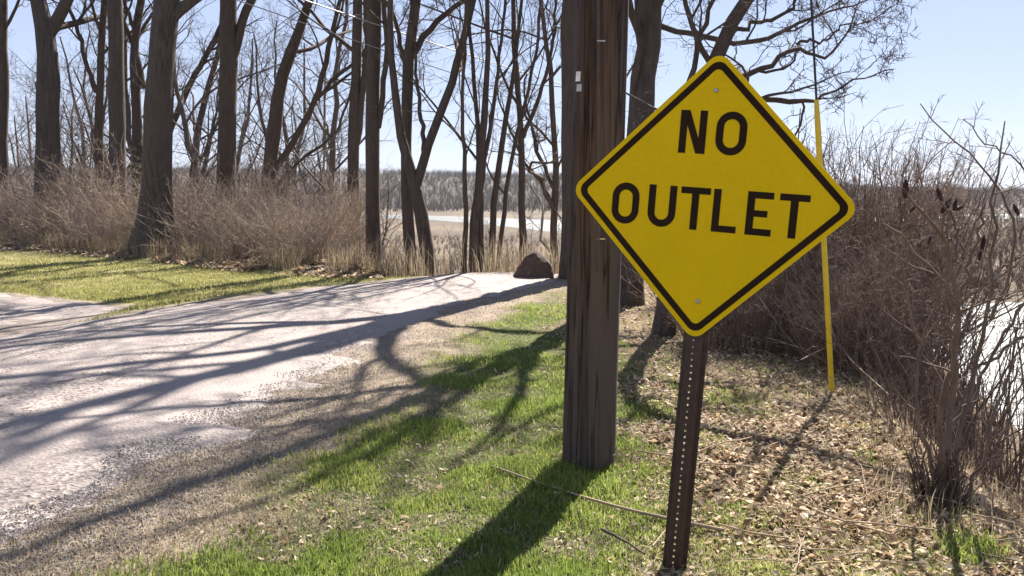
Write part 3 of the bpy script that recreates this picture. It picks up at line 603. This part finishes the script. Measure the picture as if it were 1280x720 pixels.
# left lawn
x, y = scatter_px(g, 150000, -60, 560, 312, 410)
nn = fbm(x * .9, y * .9)
gl = (1 - sstep(-.5, .1, x - fi(RL, y) + (nn - .5) * .8)) * (1 - sstep(-.7, .5, y - fi(BR, x) + (nn - .5))) * (x < -.9)
gl *= ~((np.abs((y - 10.2) - 5.8 * (-4.6 - x) / 9.5) < 1.5) & (x < -4.8))
keep = g.random(len(x)) < gl * .8; x, y, nn = x[keep], y[keep], nn[keep]
blades('lawn', x, y, g.uniform(.03, .065, len(x)), .012, M_lawnfar, 'yellowish green lawn between the road and the brush', 'grass', 23, .6, np.clip(.5 * g.random(len(x)) + (nn - .3) * .9, 0, 1))
print('lawn', len(x))
# dead grass on the verge
x, y = scatter_px(g, 260000, -40, 1330, 352, 780); nn = fbm(x * 1.1, y * 1.1)
pv = sstep(-.25, .15, x - fi(RR, y)) * (1 - sstep(.1, .7, x - fi(GE, y) + (nn - .5) * .9)) + .75 * (x > fi(GE, y)) * (x < fi(XE, y) + .5)
keep = (g.random(len(x)) < np.clip(pv, 0, 1) * .6) & (y < 17); x, y = x[keep], y[keep]
blades('dead_grass', x, y, g.uniform(.012, .035, len(x)) * (1 + .6 * (g.random(len(x)) < .1)), .004 + .0004 * y, M_thatch, 'flattened tan dead grass along the road shoulder', 'grass', 24, 1.1)
print('dead', len(x))
# tall dry grass beyond the crest and at the foot of the brush
n = 26000; y = g.uniform(15.9, 34, n); px = g.uniform(470, 720, n); x = (px - 640) / FPX * y; nn = fbm(x * .8, y * .8); keep = (nn > .42) & (y > fi(YE, x) - .3); x, y = x[keep], y[keep]
blades('tall_dry_grass', x, y, g.uniform(.3, .9, len(x)), .011, M_reed, 'tall tan dry grass on the slope beyond the crest', 'grass', 25, .35)
n = 7000; px = g.uniform(-60, 480, n); X0 = (px - 640) / FPX * np.interp(px, [0, 165, 300, 420], [25.5, 20.5, 17.5, 16]); y = fi(BR, X0) + g.uniform(-.2, 2.2, n) * g.random(n); x = (px - 640) / FPX * y; keep = fbm(x * 1.4, y * 1.4) > .45; x, y = x[keep], y[keep]
blades('brush_grass', x, y, g.uniform(.12, .55, len(x)), .009, M_reed, 'dry grass stalks at the foot of the brush', 'grass', 26, .4)
n = 1800; px = g.uniform(1090, 1330, n); y = g.uniform(3.6, 8, n); x = (px - 640) / FPX * y; keep = (x > fi(XE, y) - .5); x, y = x[keep], y[keep]
blades('bank_grass', x, y, g.uniform(.05, .2, len(x)), .005, M_reed, 'thin dry stalks on the crest of the bank', 'grass', 27, .55)

def leaves(name, X, Y, size, label, seed, lift=.02):
    g = np.random.default_rng(seed); n = len(X); Z = height(X, Y) + g.random(n) * lift
    base = np.array([[0, -.5, 0], [.26, -.18, .10], [.34, .18, .16], [0, .55, .05], [-.34, .18, .16], [-.26, -.18, .10], [0, 0, -.02]])
    a = g.random(n) * 6.28; tx = g.normal(0, .45, n); ty = g.normal(0, .45, n); curl = g.uniform(-1.2, 1.8, n)
    P = np.repeat(base[None], n, 0) * size[:, None, None]; P[:, :, 2] *= curl[:, None]; P[:, :, 0] *= g.uniform(.6, 1.1, n)[:, None]
    P[:, :, 2] += P[:, :, 0] * tx[:, None] + P[:, :, 1] * ty[:, None]
    x = P[:, :, 0] * np.cos(a)[:, None] - P[:, :, 1] * np.sin(a)[:, None]; y = P[:, :, 0] * np.sin(a)[:, None] + P[:, :, 1] * np.cos(a)[:, None]
    V = np.stack([x + X[:, None], y + Y[:, None], P[:, :, 2] + Z[:, None]], -1).reshape(-1, 3)
    f = np.array([[6, i, (i + 1) % 6] for i in range(6)]); F = (np.arange(n)[:, None, None] * 7 + f[None]).reshape(-1, 3)
    return link(name, mesh(name, V, F, False, {'rnd': np.repeat(g.random(n), 7)}), M_leaf, label=label, cat='leaves', kind='stuff')
x, y = scatter_px(g, 150000, 300, 1340, 356, 780); n3 = fbm(x * 3.1, y * 3.1); n4 = fbm(x * 2.2 + 40, y * 2.2)
pl = sstep(-.6, .35, x - fi(LT, y) + (n3 - .5) * 1.2) * (.35 + .65 * sstep(.35, .6, 1 - n4)) + .012 + .10 * sstep(.52, .66, 1 - n4) + .5 * np.exp(-((x - .6) ** 2 + (y - 3.35) ** 2) / .08)
keep = (g.random(len(x)) < pl * .5) & (x > fi(GE, y) + .2) & (x < fi(XE, y) + 1.5) & (y < 15.5); x, y = x[keep], y[keep]
leaves('leaf_litter', x, y, np.where(x < fi(LT, y), .7, 1) * g.uniform(.014, .046, len(x)) * (1 + .02 * y), 'pale brown dead leaves carpeting the ground behind the sign', 31); print('leaves', len(x))
n = 15000; px = g.uniform(-60, 480, n); X0 = (px - 640) / FPX * np.interp(px, [0, 165, 300, 420], [25.5, 20.5, 17.5, 16]); y = fi(BR, X0) + g.uniform(-.9, 1.6, n) * g.random(n); x = (px - 640) / FPX * y; keep = fbm(x * 1.1, y * 1.1) > .42
leaves('leaf_litter_brush', x[keep], y[keep], g.uniform(.06, .14, keep.sum()), 'dead leaves drifted along the foot of the brush', 32, .05)

def pebbles(name, X, Y, S, label, seed):
    g = np.random.default_rng(seed); n = len(X); Z = height(X, Y) + S * .25
    inroad = (x_in := (X < fi(RR, Y)) & (X > fi(RL, Y))); Z = Z + np.where(inroad, .024 + .05 * sstep(0, 1.8, np.minimum(fi(RR, Y) - X, X - fi(RL, Y))), 0)
    b = np.array([[1, 0, 0], [0, 1, 0], [-1, 0, 0], [0, -1, 0], [0, 0, .7], [0, 0, -.7]]); f = np.array([[0, 1, 4], [1, 2, 4], [2, 3, 4], [3, 0, 4], [1, 0, 5], [2, 1, 5], [3, 2, 5], [0, 3, 5]])
    a = g.random(n) * 6.28; P = b[None] * g.uniform(.55, 1.2, (n, 6, 1)) * S[:, None, None] * .6
    V = np.stack([P[..., 0] * np.cos(a)[:, None] - P[..., 1] * np.sin(a)[:, None] + X[:, None], P[..., 0] * np.sin(a)[:, None] + P[..., 1] * np.cos(a)[:, None] + Y[:, None], P[..., 2] + Z[:, None]], -1).reshape(-1, 3)
    F = (np.arange(n)[:, None, None] * 6 + f[None]).reshape(-1, 3)
    return link(name, mesh(name, V, F, False), M_peb, label=label, cat='gravel', kind='stuff')
x, y = scatter_px(g, 120000, -60, 720, 352, 780); n4 = fbm(x * 1.3, y * 1.3 + 9)
d = fi(RR, y) + .2 - x; pp = np.exp(-((d - .35) / .75) ** 2) * .8 + .05; pp *= (d > -.35) * (x > fi(RL, y) - .2) * (.4 + n4)
keep = (g.random(len(x)) < pp * .75) & (y < 16); x, y = x[keep], y[keep]
pebbles('loose_gravel', x, y, g.uniform(.005, .012, len(x)) * (1 + .02 * y), 'loose grey stones strewn along the road edge', 33); print('peb', len(x))

# ------------------------------------------------------------------ boulder
def boulder():
    import bmesh
    bm = bmesh.new(); bmesh.ops.create_icosphere(bm, subdivisions=3, radius=1)
    gq = np.random.default_rng(5); cuts = [(norm(gq.normal(0, 1, 3) + np.array([0, 0, .35])), gq.uniform(.62, .82)) for _ in range(11)]
    for v in bm.verts:
        p = np.array(v.co)
        for nrm, dd in cuts:
            q = p @ nrm
            if q > dd: p = p - nrm * (q - dd) * .92
        p = p * np.array([1 - .42 * p[2], 1 - .42 * p[2], 1]) + np.array([.12 * p[2], 0, 0])
        p = p * (1 + .03 * math.sin(p[0] * 9) * math.sin(p[1] * 8 + 2))
        v.co = p
    me = bpy.data.meshes.new('boulder'); bm.to_mesh(me); bm.free()
    o = link('boulder', me, M_rock, label='brown angular boulder resting at the far edge of the road', cat='boulder')
    c = at(665, 345, 15.5); o.location = (c[0], 15.5, float(height(c[0], 15.5)) + .12); o.scale = (.40, .36, .37); o.rotation_euler = (0, 0, .5)
boulder()

# ------------------------------------------------------------------ utility pole, tags, guy wire, overhead wires
def pole_mat():
    m, t, b = mat('pole_wood')
    n = noise(t, 1, 7, .7, stretch=(17, 17, 1.1)); n2 = noise(t, 1, 4, .6, stretch=(3.5, 3.5, .35)); n3 = noise(t, 1, 5, .6, stretch=(48, 48, 4))
    r = ramp(t, n.outputs[0], [(.30, (.016, .010, .008)), (.5, (.070, .044, .032)), (.72, (.120, .080, .058))])
    c = mixc(t, ramp(t, n2.outputs[0], [(.42, (0, 0, 0)), (.58, (1, 1, 1))]).outputs[0], r.outputs[0], mixc(t, .6, r.outputs[0], (.085, .080, .078)))
    n4 = noise(t, 1, 3, .5, stretch=(22, 22, .55)); crack = ramp(t, n4.outputs[0], [(.455, (1, 1, 1)), (.485, (.12, .10, .09)), (.515, (1, 1, 1))])
    c = mixc(t, .85, c, crack.outputs[0], 'MULTIPLY')
    t.links.new(c, b.inputs['Base Color']); b.inputs['Roughness'].default_value = .9; b.inputs['Specular IOR Level'].default_value = .2
    ad = t.nodes.new('ShaderNodeMath'); ad.operation = 'ADD'; t.links.new(n.outputs[0], ad.inputs[0]); t.links.new(n3.outputs[0], ad.inputs[1])
    bump(t, ad.outputs[0], b, .55, .010); return m
M_pole = pole_mat()
def plain(name, c, rough=.5, metal=0., vary=.25, scale=20):
    m, t, b = mat(name); n = noise(t, scale, 5, .6)
    r = ramp(t, n.outputs[0], [(.3, tuple(v * (1 - vary) for v in c)), (.7, tuple(min(1, v * (1 + vary)) for v in c))])
    t.links.new(r.outputs[0], b.inputs['Base Color']); b.inputs['Roughness'].default_value = rough; b.inputs['Metallic'].default_value = metal; return m
M_galv = plain('galvanised_steel', (.42, .42, .42), .45, .6); M_tag = plain('tag_white', (.72, .70, .66), .5)
def utility_pole(base, top_off, H, r0, r1, label, detail=False):
    e = empty('utility_pole', base, label, 'pole'); n = 60; u = np.linspace(0, 1, n); z = -.3 + u * (H + .3)
    P = np.stack([top_off[0] * z / H, top_off[1] * z / H, z], 1); R = r0 + (r1 - r0) * u; sd = 72
    a = np.arange(sd) * 2 * np.pi / sd
    gq = np.random.default_rng(12 if detail else 13); groove = np.zeros((n, sd))
    for k in range(40):                                          # drying cracks running along the grain
        c = gq.integers(0, sd); s0 = gq.uniform(0, .9); s1 = s0 + gq.uniform(.05, .35); groove[(u > s0) & (u < s1), c] -= gq.uniform(.004, .012)
    rr = R[:, None] * (1 + .012 * np.sin(a * 3 + 1)[None] + .010 * np.sin(a * 7)[None]) + groove
    V = P[:, None, :] + rr[..., None] * np.stack([np.cos(a), np.sin(a), 0 * a], 1)[None]
    V = np.concatenate([V.reshape(-1, 3), P[-1:]])
    i = np.arange(n - 1)[:, None] * sd; j = np.arange(sd)[None]; j2 = (j + 1) % sd
    F = np.stack([i + j, i + j2, i + sd + j2, i + sd + j], -1).reshape(-1, 4)
    cap = np.array([[(n - 1) * sd + k, (n - 1) * sd + (k + 1) % sd, n * sd, n * sd] for k in range(sd)])
    F3 = np.concatenate([tri(F), cap[:, :3]])
    link('pole_shaft', mesh('pole_shaft', V, F3, True), M_pole, e)
    return e
PB = gp(735.5, 578); PB[2] = float(height(PB[0], PB[1])); PY = PB[1]
ptop = at(752.5, 0, PY); lean = ((ptop[0] - PB[0]) / (ptop[2] - PB[2]) * 10, 0)
r_b = 68 * .5 * PY / FPX; up_ = utility_pole(PB, (lean[0] * 1.28, 0), 12.8, r_b, r_b * .80, 'weathered brown wooden utility pole standing in the grass beside the yellow sign', True)
def on_pole(px, py, out):                 # local point on the camera side of the shaft
    p = at(px, py, PY); z = p[2] - PB[2]; cx = lean[0] * z / 10; r = r_b * (1 - .2 * z / 10)
    dx = np.clip(p[0] - PB[0] - cx, -r, r) ; return np.array([cx + dx, -math.sqrt(max(0, r * r - dx * dx)) - out, z])
a_ = [on_pole(745 , y, .004) for y in (-200, -100, 0, 80, 160, 240, 290, 335)]
a_ = np.array(a_); q = Tubes().add(a_, np.full(len(a_), .008), 8).build('wire_moulding', plain('moulding_grey', (.07, .058, .052), .8), up_)
for y in (57, 297):
    c = on_pole(748, y, .012); Poly().box((c[0] - .020, c[1] + .001, c[2] - .003), (c[0] + .020, c[1] + .012, c[2] + .003)).build('staple', M_galv, up_)
for px, py, hh in ((721.5, 98, .048), (722.5, 112, .036)):
    c = on_pole(px, py, .004); ang = math.atan2(c[0] - lean[0] * c[2] / 10, -c[1])
    o = Poly().box((-.017, -.0025, -hh / 2), (.017, .0025, hh / 2)).box((-.003, -.005, hh / 2 - .01), (.003, -.0024, hh / 2 - .004)).build('pole_tag', M_tag if hh > .04 else plain('tag_grey', (.42, .42, .43), .5), up_)
    o.location = tuple(c); o.rotation_euler = (0, .08, ang)
# guy wire with yellow guard
def guy():
    b = at(1040, 494, 7.0); b[2] = float(height(b[0], b[1])); b = gp(1040, 492, b[2]); b[2] = float(height(b[0], b[1]))
    B = np.array([b[0], b[1], b[2]]); topz = 12.2; A = np.array([PB[0] + lean[0] * 1.22, PB[1], topz])
    # choose the lean so that the guard passes the photographed top end
    e = empty('guy_wire', B, 'steel guy wire in a tall yellow plastic guard, anchored beside the thicket', 'guy wire')
    d = A - B; L = np.linalg.norm(d); d /= L; g1 = 2.06
    m = plain('guard_yellow', (.70, .50, .03), .45, 0, .12, 6)
    n = 14; u = np.linspace(0, 1, n)
    Tubes().add(np.outer(u * g1, d) + d * .03, np.r_[.022, np.full(n - 2, .0195), .015], 12).build('guard', m, e)
    Tubes().add(np.outer(np.array([-.25, .2, L * .5, L]), d), np.full(4, .0080), 6).build('wire', plain('guy_steel', (.03, .03, .03), .7, 0.), e)
    Tubes().add(np.array([[0, 0, -.35], [0, 0, .02], d * .12]), np.full(3, .012), 8).build('anchor_rod', M_galv, e)
    return B, A
GB, GA = guy()
# far pole and the pole at the left, with two service wires
fb = at(738, 300, 30); fz = float(height(fb[0], 30)); FPB = (fb[0], 30, fz)
fp = utility_pole(FPB, (0, 0), 4.9 - fz, .15, .12, 'distant wooden utility pole on the slope beyond the crest, hidden by the nearer pole')
w1a, w1b = at(390, 1, 16.0), at(738, 118, 30.0)
dirw = w1a - w1b; LPt = w1b + dirw * (26.0 / 14.0); LPB = (LPt[0] - .12, LPt[1], float(height(LPt[0], LPt[1])))
lp = utility_pole(LPB, (0, 0), LPt[2] + .5 - LPB[2], .15, .12, 'wooden utility pole on the left verge carrying the service wires')
M_cable = plain('cable_grey', (.32, .31, .30), .5, .2, .1)
def wire(a, b, sag, r, label):
    u = np.linspace(0, 1, 60); P = np.outer(1 - u, a) + np.outer(u, b); P[:, 2] -= sag * 4 * u * (1 - u)
    O = P[0].copy(); o = Tubes().add(P - O, np.full(60, r), 6).build('overhead_wire', M_cable, label=label, cat='wire'); o.location = tuple(O)
wire(LPt + np.array([0, 0, .12]), w1b + np.array([0, 0, .05]),   .12, .012, 'upper of two pale service wires crossing between the bare trees')
w2a, w2b = at(390, 30, 16.0), at(738, 148, 30.0); d2 = w2a - w2b
wire(w2b + d2 * (26.0 / 14.0) + np.array([0, 0, .12]), w2b + np.array([0, 0, .05]), .12, .009, 'lower of two pale service wires crossing between the bare trees')

# ------------------------------------------------------------------ the NO OUTLET sign
def sign():
    yaw, roll = -.431, .073; C = np.array([.722, 3.429, 1.39])
    from mathutils import Matrix
    Rm = Matrix.Rotation(yaw, 3, 'Z') @ Matrix.Rotation(roll, 3, 'Y')
    dn = Rm @ __import__('mathutils').Vector((0, 0, -1)); hgt = 1.394
    base = C + np.array(dn) * hgt; base_z = float(height(base[0], base[1]))
    e = empty('road_sign', base, 'yellow diamond NO OUTLET sign leaning on a perforated brown steel post', 'sign')
    e.rotation_euler = Rm.to_euler()
    def paint(name, c, rough, vary, streak=True):
        m, t, b = mat(name); n = noise(t, 3.5, 6, .65); n2 = noise(t, 60, 3, .6)
        r = ramp(t, n.outputs[0], [(.3, tuple(v * (1 - vary) for v in c)), (.7, tuple(min(1, v * (1 + vary * .5)) for v in c))])
        cc = mixc(t, .10, r.outputs[0], ramp(t, n2.outputs[0], [(.35, (.5, .45, .3)), (.6, (1, 1, 1))]).outputs[0], 'MULTIPLY')
        t.links.new(cc, b.inputs['Base Color']); b.inputs['Roughness'].default_value = rough; b.inputs['Specular IOR Level'].default_value = .06; return m
    MY = paint('sign_yellow', (.82, .52, .006), .6, .07); MK = paint('sign_black', (.034, .018, .011), .75, .3)
    def diamond(half, rad, k=8):
        # rounded diamond outline (x,z); half = half diagonal of the square before rounding
        pts = []
        for q in range(4):
            a0 = math.pi / 2 * q; c = half - rad * math.sqrt(2)
            for i in range(k):
                a = a0 - math.pi / 4 + (math.pi / 2) * i / (k - 1); pts.append((c * math.cos(a0) + rad * math.cos(a), c * math.sin(a0) + rad * math.sin(a)))
        return pts
    off = lambda pts: [(x, z + hgt) for x, z in pts]
    HD = .762 / math.sqrt(2)
    pan = Poly().prism(off(diamond(HD, .048)), 0, .003).build('sign_panel', MY, e)
    Poly().ring(off(diamond(HD - .018 * 1.414, .038)), off(diamond(HD - .042 * 1.414, .022)), -.0012, .0005).build('border', MK, pan)
    sw = .0272; y0, y1 = -.0012, .0005
    def stroke(P, a, b, wd=sw):
        a = np.array(a); b = np.array(b); d = (b - a) / np.linalg.norm(b - a); nn = np.array([-d[1], d[0]]) * wd / 2
        P.prism(off([tuple(a - nn), tuple(b - nn), tuple(b + nn), tuple(a + nn)]), y0, y1)
    def oval(x0, x1, z0, z1, wd=sw, k=10, top=True):
        def out(x0, x1, z0, z1, r):
            pts = []
            for q, (cx, cz) in enumerate(((x1 - r, z1 - r), (x0 + r, z1 - r), (x0 + r, z0 + r), (x1 - r, z0 + r))):
                for i in range(k): a = math.pi / 2 * (q + i / (k - 1)); pts.append((cx + r * math.cos(a), cz + r * math.sin(a)))
            return pts
        r = (x1 - x0) / 2
        return out(x0, x1, z0, z1, r), out(x0 + wd, x1 - wd, z0 + wd, z1 - wd, r - wd)
    def rect(P, x0, x1, z0, z1): P.prism(off([(x0, z0), (x1, z0), (x1, z1), (x0, z1)]), y0, y1)
    def letter(ch, x0, x1, z0, z1):
        P = Poly()
        if ch == 'O': o, i = oval(x0, x1, z0, z1); P.ring(off(o), off(i), y0, y1)
        elif ch == 'N':
            # one outline: left stem, diagonal, right stem
            dg = .034
            P.prism(off([(x0, z0), (x0 + sw, z0), (x0 + sw, z1 - .055), (x1 - dg, z0), (x1, z0), (x1, z1), (x1 - sw, z1), (x1 - sw, z0 + .055), (x0 + dg, z1), (x0, z1)]), y0, y1)
        elif ch == 'U':
            k = 12; r = (x1 - x0) / 2; cx = (x0 + x1) / 2; cz = z0 + r
            o = [(x0, z1)] + [(cx + r * math.cos(a), cz + r * math.sin(a)) for a in np.linspace(math.pi, 2 * math.pi, k)] + [(x1, z1)]
            i = [(x1 - sw, z1)] + [(cx + (r - sw) * math.cos(a), cz + (r - sw) * math.sin(a)) for a in np.linspace(2 * math.pi, math.pi, k)] + [(x0 + sw, z1)]
            P.prism(off(o + i), y0, y1)
        elif ch == 'T':
            cx = (x0 + x1) / 2; h = sw / 2
            P.prism(off([(cx - h, z0), (cx + h, z0), (cx + h, z1 - sw * .9), (x1, z1 - sw * .9), (x1, z1), (x0, z1), (x0, z1 - sw * .9), (cx - h, z1 - sw * .9)]), y0, y1)
        elif ch == 'L': P.prism(off([(x0, z0), (x1, z0), (x1, z0 + sw * .9), (x0 + sw, z0 + sw * .9), (x0 + sw, z1), (x0, z1)]), y0, y1)
        elif ch == 'E':
            zm = (z0 + z1) / 2; h = sw * .43
            P.prism(off([(x0, z0), (x1, z0), (x1, z0 + sw * .9), (x0 + sw, z0 + sw * .9), (x0 + sw, zm - h), (x1 - .018, zm - h), (x1 - .018, zm + h), (x0 + sw, zm + h), (x0 + sw, z1 - sw * .9), (x1, z1 - sw * .9), (x1, z1), (x0, z1)]), y0, y1)
        o = P.build('letter', MK, pan); o['label'] = 'black letter ' + ch
    for ch, a, b in (('N', -.124, -.024), ('O', .012, .124)): letter(ch, a, b, .163, .321)
    for ch, a, b in (('O', -.365, -.257), ('U', -.221, -.113), ('T', -.097, .014), ('L', .026, .117), ('E', .150, .243), ('T', .264, .369)): letter(ch, a, b, -.119, .039)
    # bolts
    for x, z in ((-.002, .395), (.004, -.385)):
        Tubes().add(np.array([[x, -.001, z + hgt], [x, -.004, z + hgt], [x, -.006, z + hgt], [x, -.0065, z + hgt]]), np.array([.0085, .0085, .005, .0005]), 10).build('bolt', M_galv, e)
    # U-channel post with a row of punched holes
    MP = plain('post_brown', (.058, .028, .020), .55, .1, .35, 25)
    P = Poly(); pitch = .0254; wc = .018; ztop = hgt + .42; nh = int((ztop + .12) / pitch); yf, yb = .006, .010
    oct_ = [(math.cos(a), math.sin(a)) for a in np.arange(8) * math.pi / 4]
    for i in range(nh):
        z = ztop - pitch * (i + .5)
        o = []
        for cx, cz in oct_:
            s = 1 / max(abs(cx) , abs(cz)); o.append((cx * s * wc, z + cz * s * pitch / 2))
        P.ring(o, [(cx * .0048, z + cz * .0048) for cx, cz in oct_], yf, yb)
    z0 = ztop - pitch * nh
    for s in (-1, 1):
        prof = [(wc, yf), (.024, yf), (.034, .036), (.048, .036), (.048, .040), (.031, .040), (.0215, yb), (wc, yb)]
        o = len(P.v); n = len(prof); pr = [(s * x, y) for x, y in prof]
        P.v += [(x, y, z0) for x, y in pr] + [(x, y, ztop) for x, y in pr]
        P.f += [(o + k, o + (k + 1) % n, o + n + (k + 1) % n, o + n + k) for k in range(n)] + [tuple(range(o + n - 1, o - 1, -1)), tuple(range(o + n, o + 2 * n))]
    P.build('post', MP, e)
    # stalks and leaves heaped round the foot come with the litter
sign()

# ------------------------------------------------------------------ fallen sticks
def stick(pix, r, m, label, lift=.012, kinks=()):
    pts = []
    for px, py in pix: p = gp(px, py, .03); p[2] = float(height(p[0], p[1])) + lift + .02; pts.append([*p, r])
    g = np.random.default_rng(int(pix[0][0])); Q = smooth_path(pts, 14, .0008, g); Q[:, 3] *= np.linspace(1.1, .6, 14); O = Q[0, :3].copy()
    o = Tubes().add(Q[:, :3] - O, Q[:, 3], 7).build('fallen_stick', m, label=label, cat='stick'); o.location = tuple(O); return o
stick([(905, 652), (830, 640), (740, 620), (660, 598), (614, 585)], .0075, M_stick, 'long thin pale stick lying across the pole shadow')
stick([(752, 651), (780, 664), (806, 678)], .0065, M_stickd, 'short dark stick lying in the grass near the sign post')
stick([(816, 668), (832, 652), (838, 648)], .004, M_stick, 'tiny twig leaning at the foot of the sign post')
stick([(1000, 470), (1045, 448), (1062, 470), (1110, 520)], .006, M_stick, 'pale bent twig arching through the thicket foot', .15)
n = 110; x, y = scatter_px(g, n, 760, 1300, 440, 715); keep = (x > fi(LT, y)) & (x < fi(XE, y) + .4); x, y = x[keep], y[keep]; n = len(x)
a = g.random(n) * 6.28; L = g.uniform(.08, .45, n); u = np.linspace(-.5, .5, 5); PX = x[:, None] + np.cos(a)[:, None] * L[:, None] * u + g.normal(0, .006, (n, 5)); PYY = y[:, None] + np.sin(a)[:, None] * L[:, None] * u
PZ = height(PX, PYY) + .025 + g.random((n, 1)) * .03
Tubes().add(np.stack([PX, PYY, PZ], -1), np.repeat(g.uniform(.0015, .0045, n)[:, None], 5, 1), 4).build('litter_twigs', M_stick, label='scattered small twigs among the dead leaves', cat='twigs', kind='stuff')

# ------------------------------------------------------------------ haze over the valley
def haze():
    m = bpy.data.materials.new('haze_air'); m.use_nodes = True; t = m.node_tree; t.nodes.remove(t.nodes['Principled BSDF'])
    v = t.nodes.new('ShaderNodeVolumePrincipled'); v.inputs['Color'].default_value = (.86, .90, .97, 1); v.inputs['Density'].default_value = .00006; v.inputs['Anisotropy'].default_value = .2
    t.links.new(v.outputs[0], t.nodes['Material Output'].inputs['Volume'])
    Poly().box((-1760, -60, -15.5), (1760, 1760, 75)).build('haze', m, label='thin pale haze filling the valley air', cat='haze', kind='stuff')
haze()
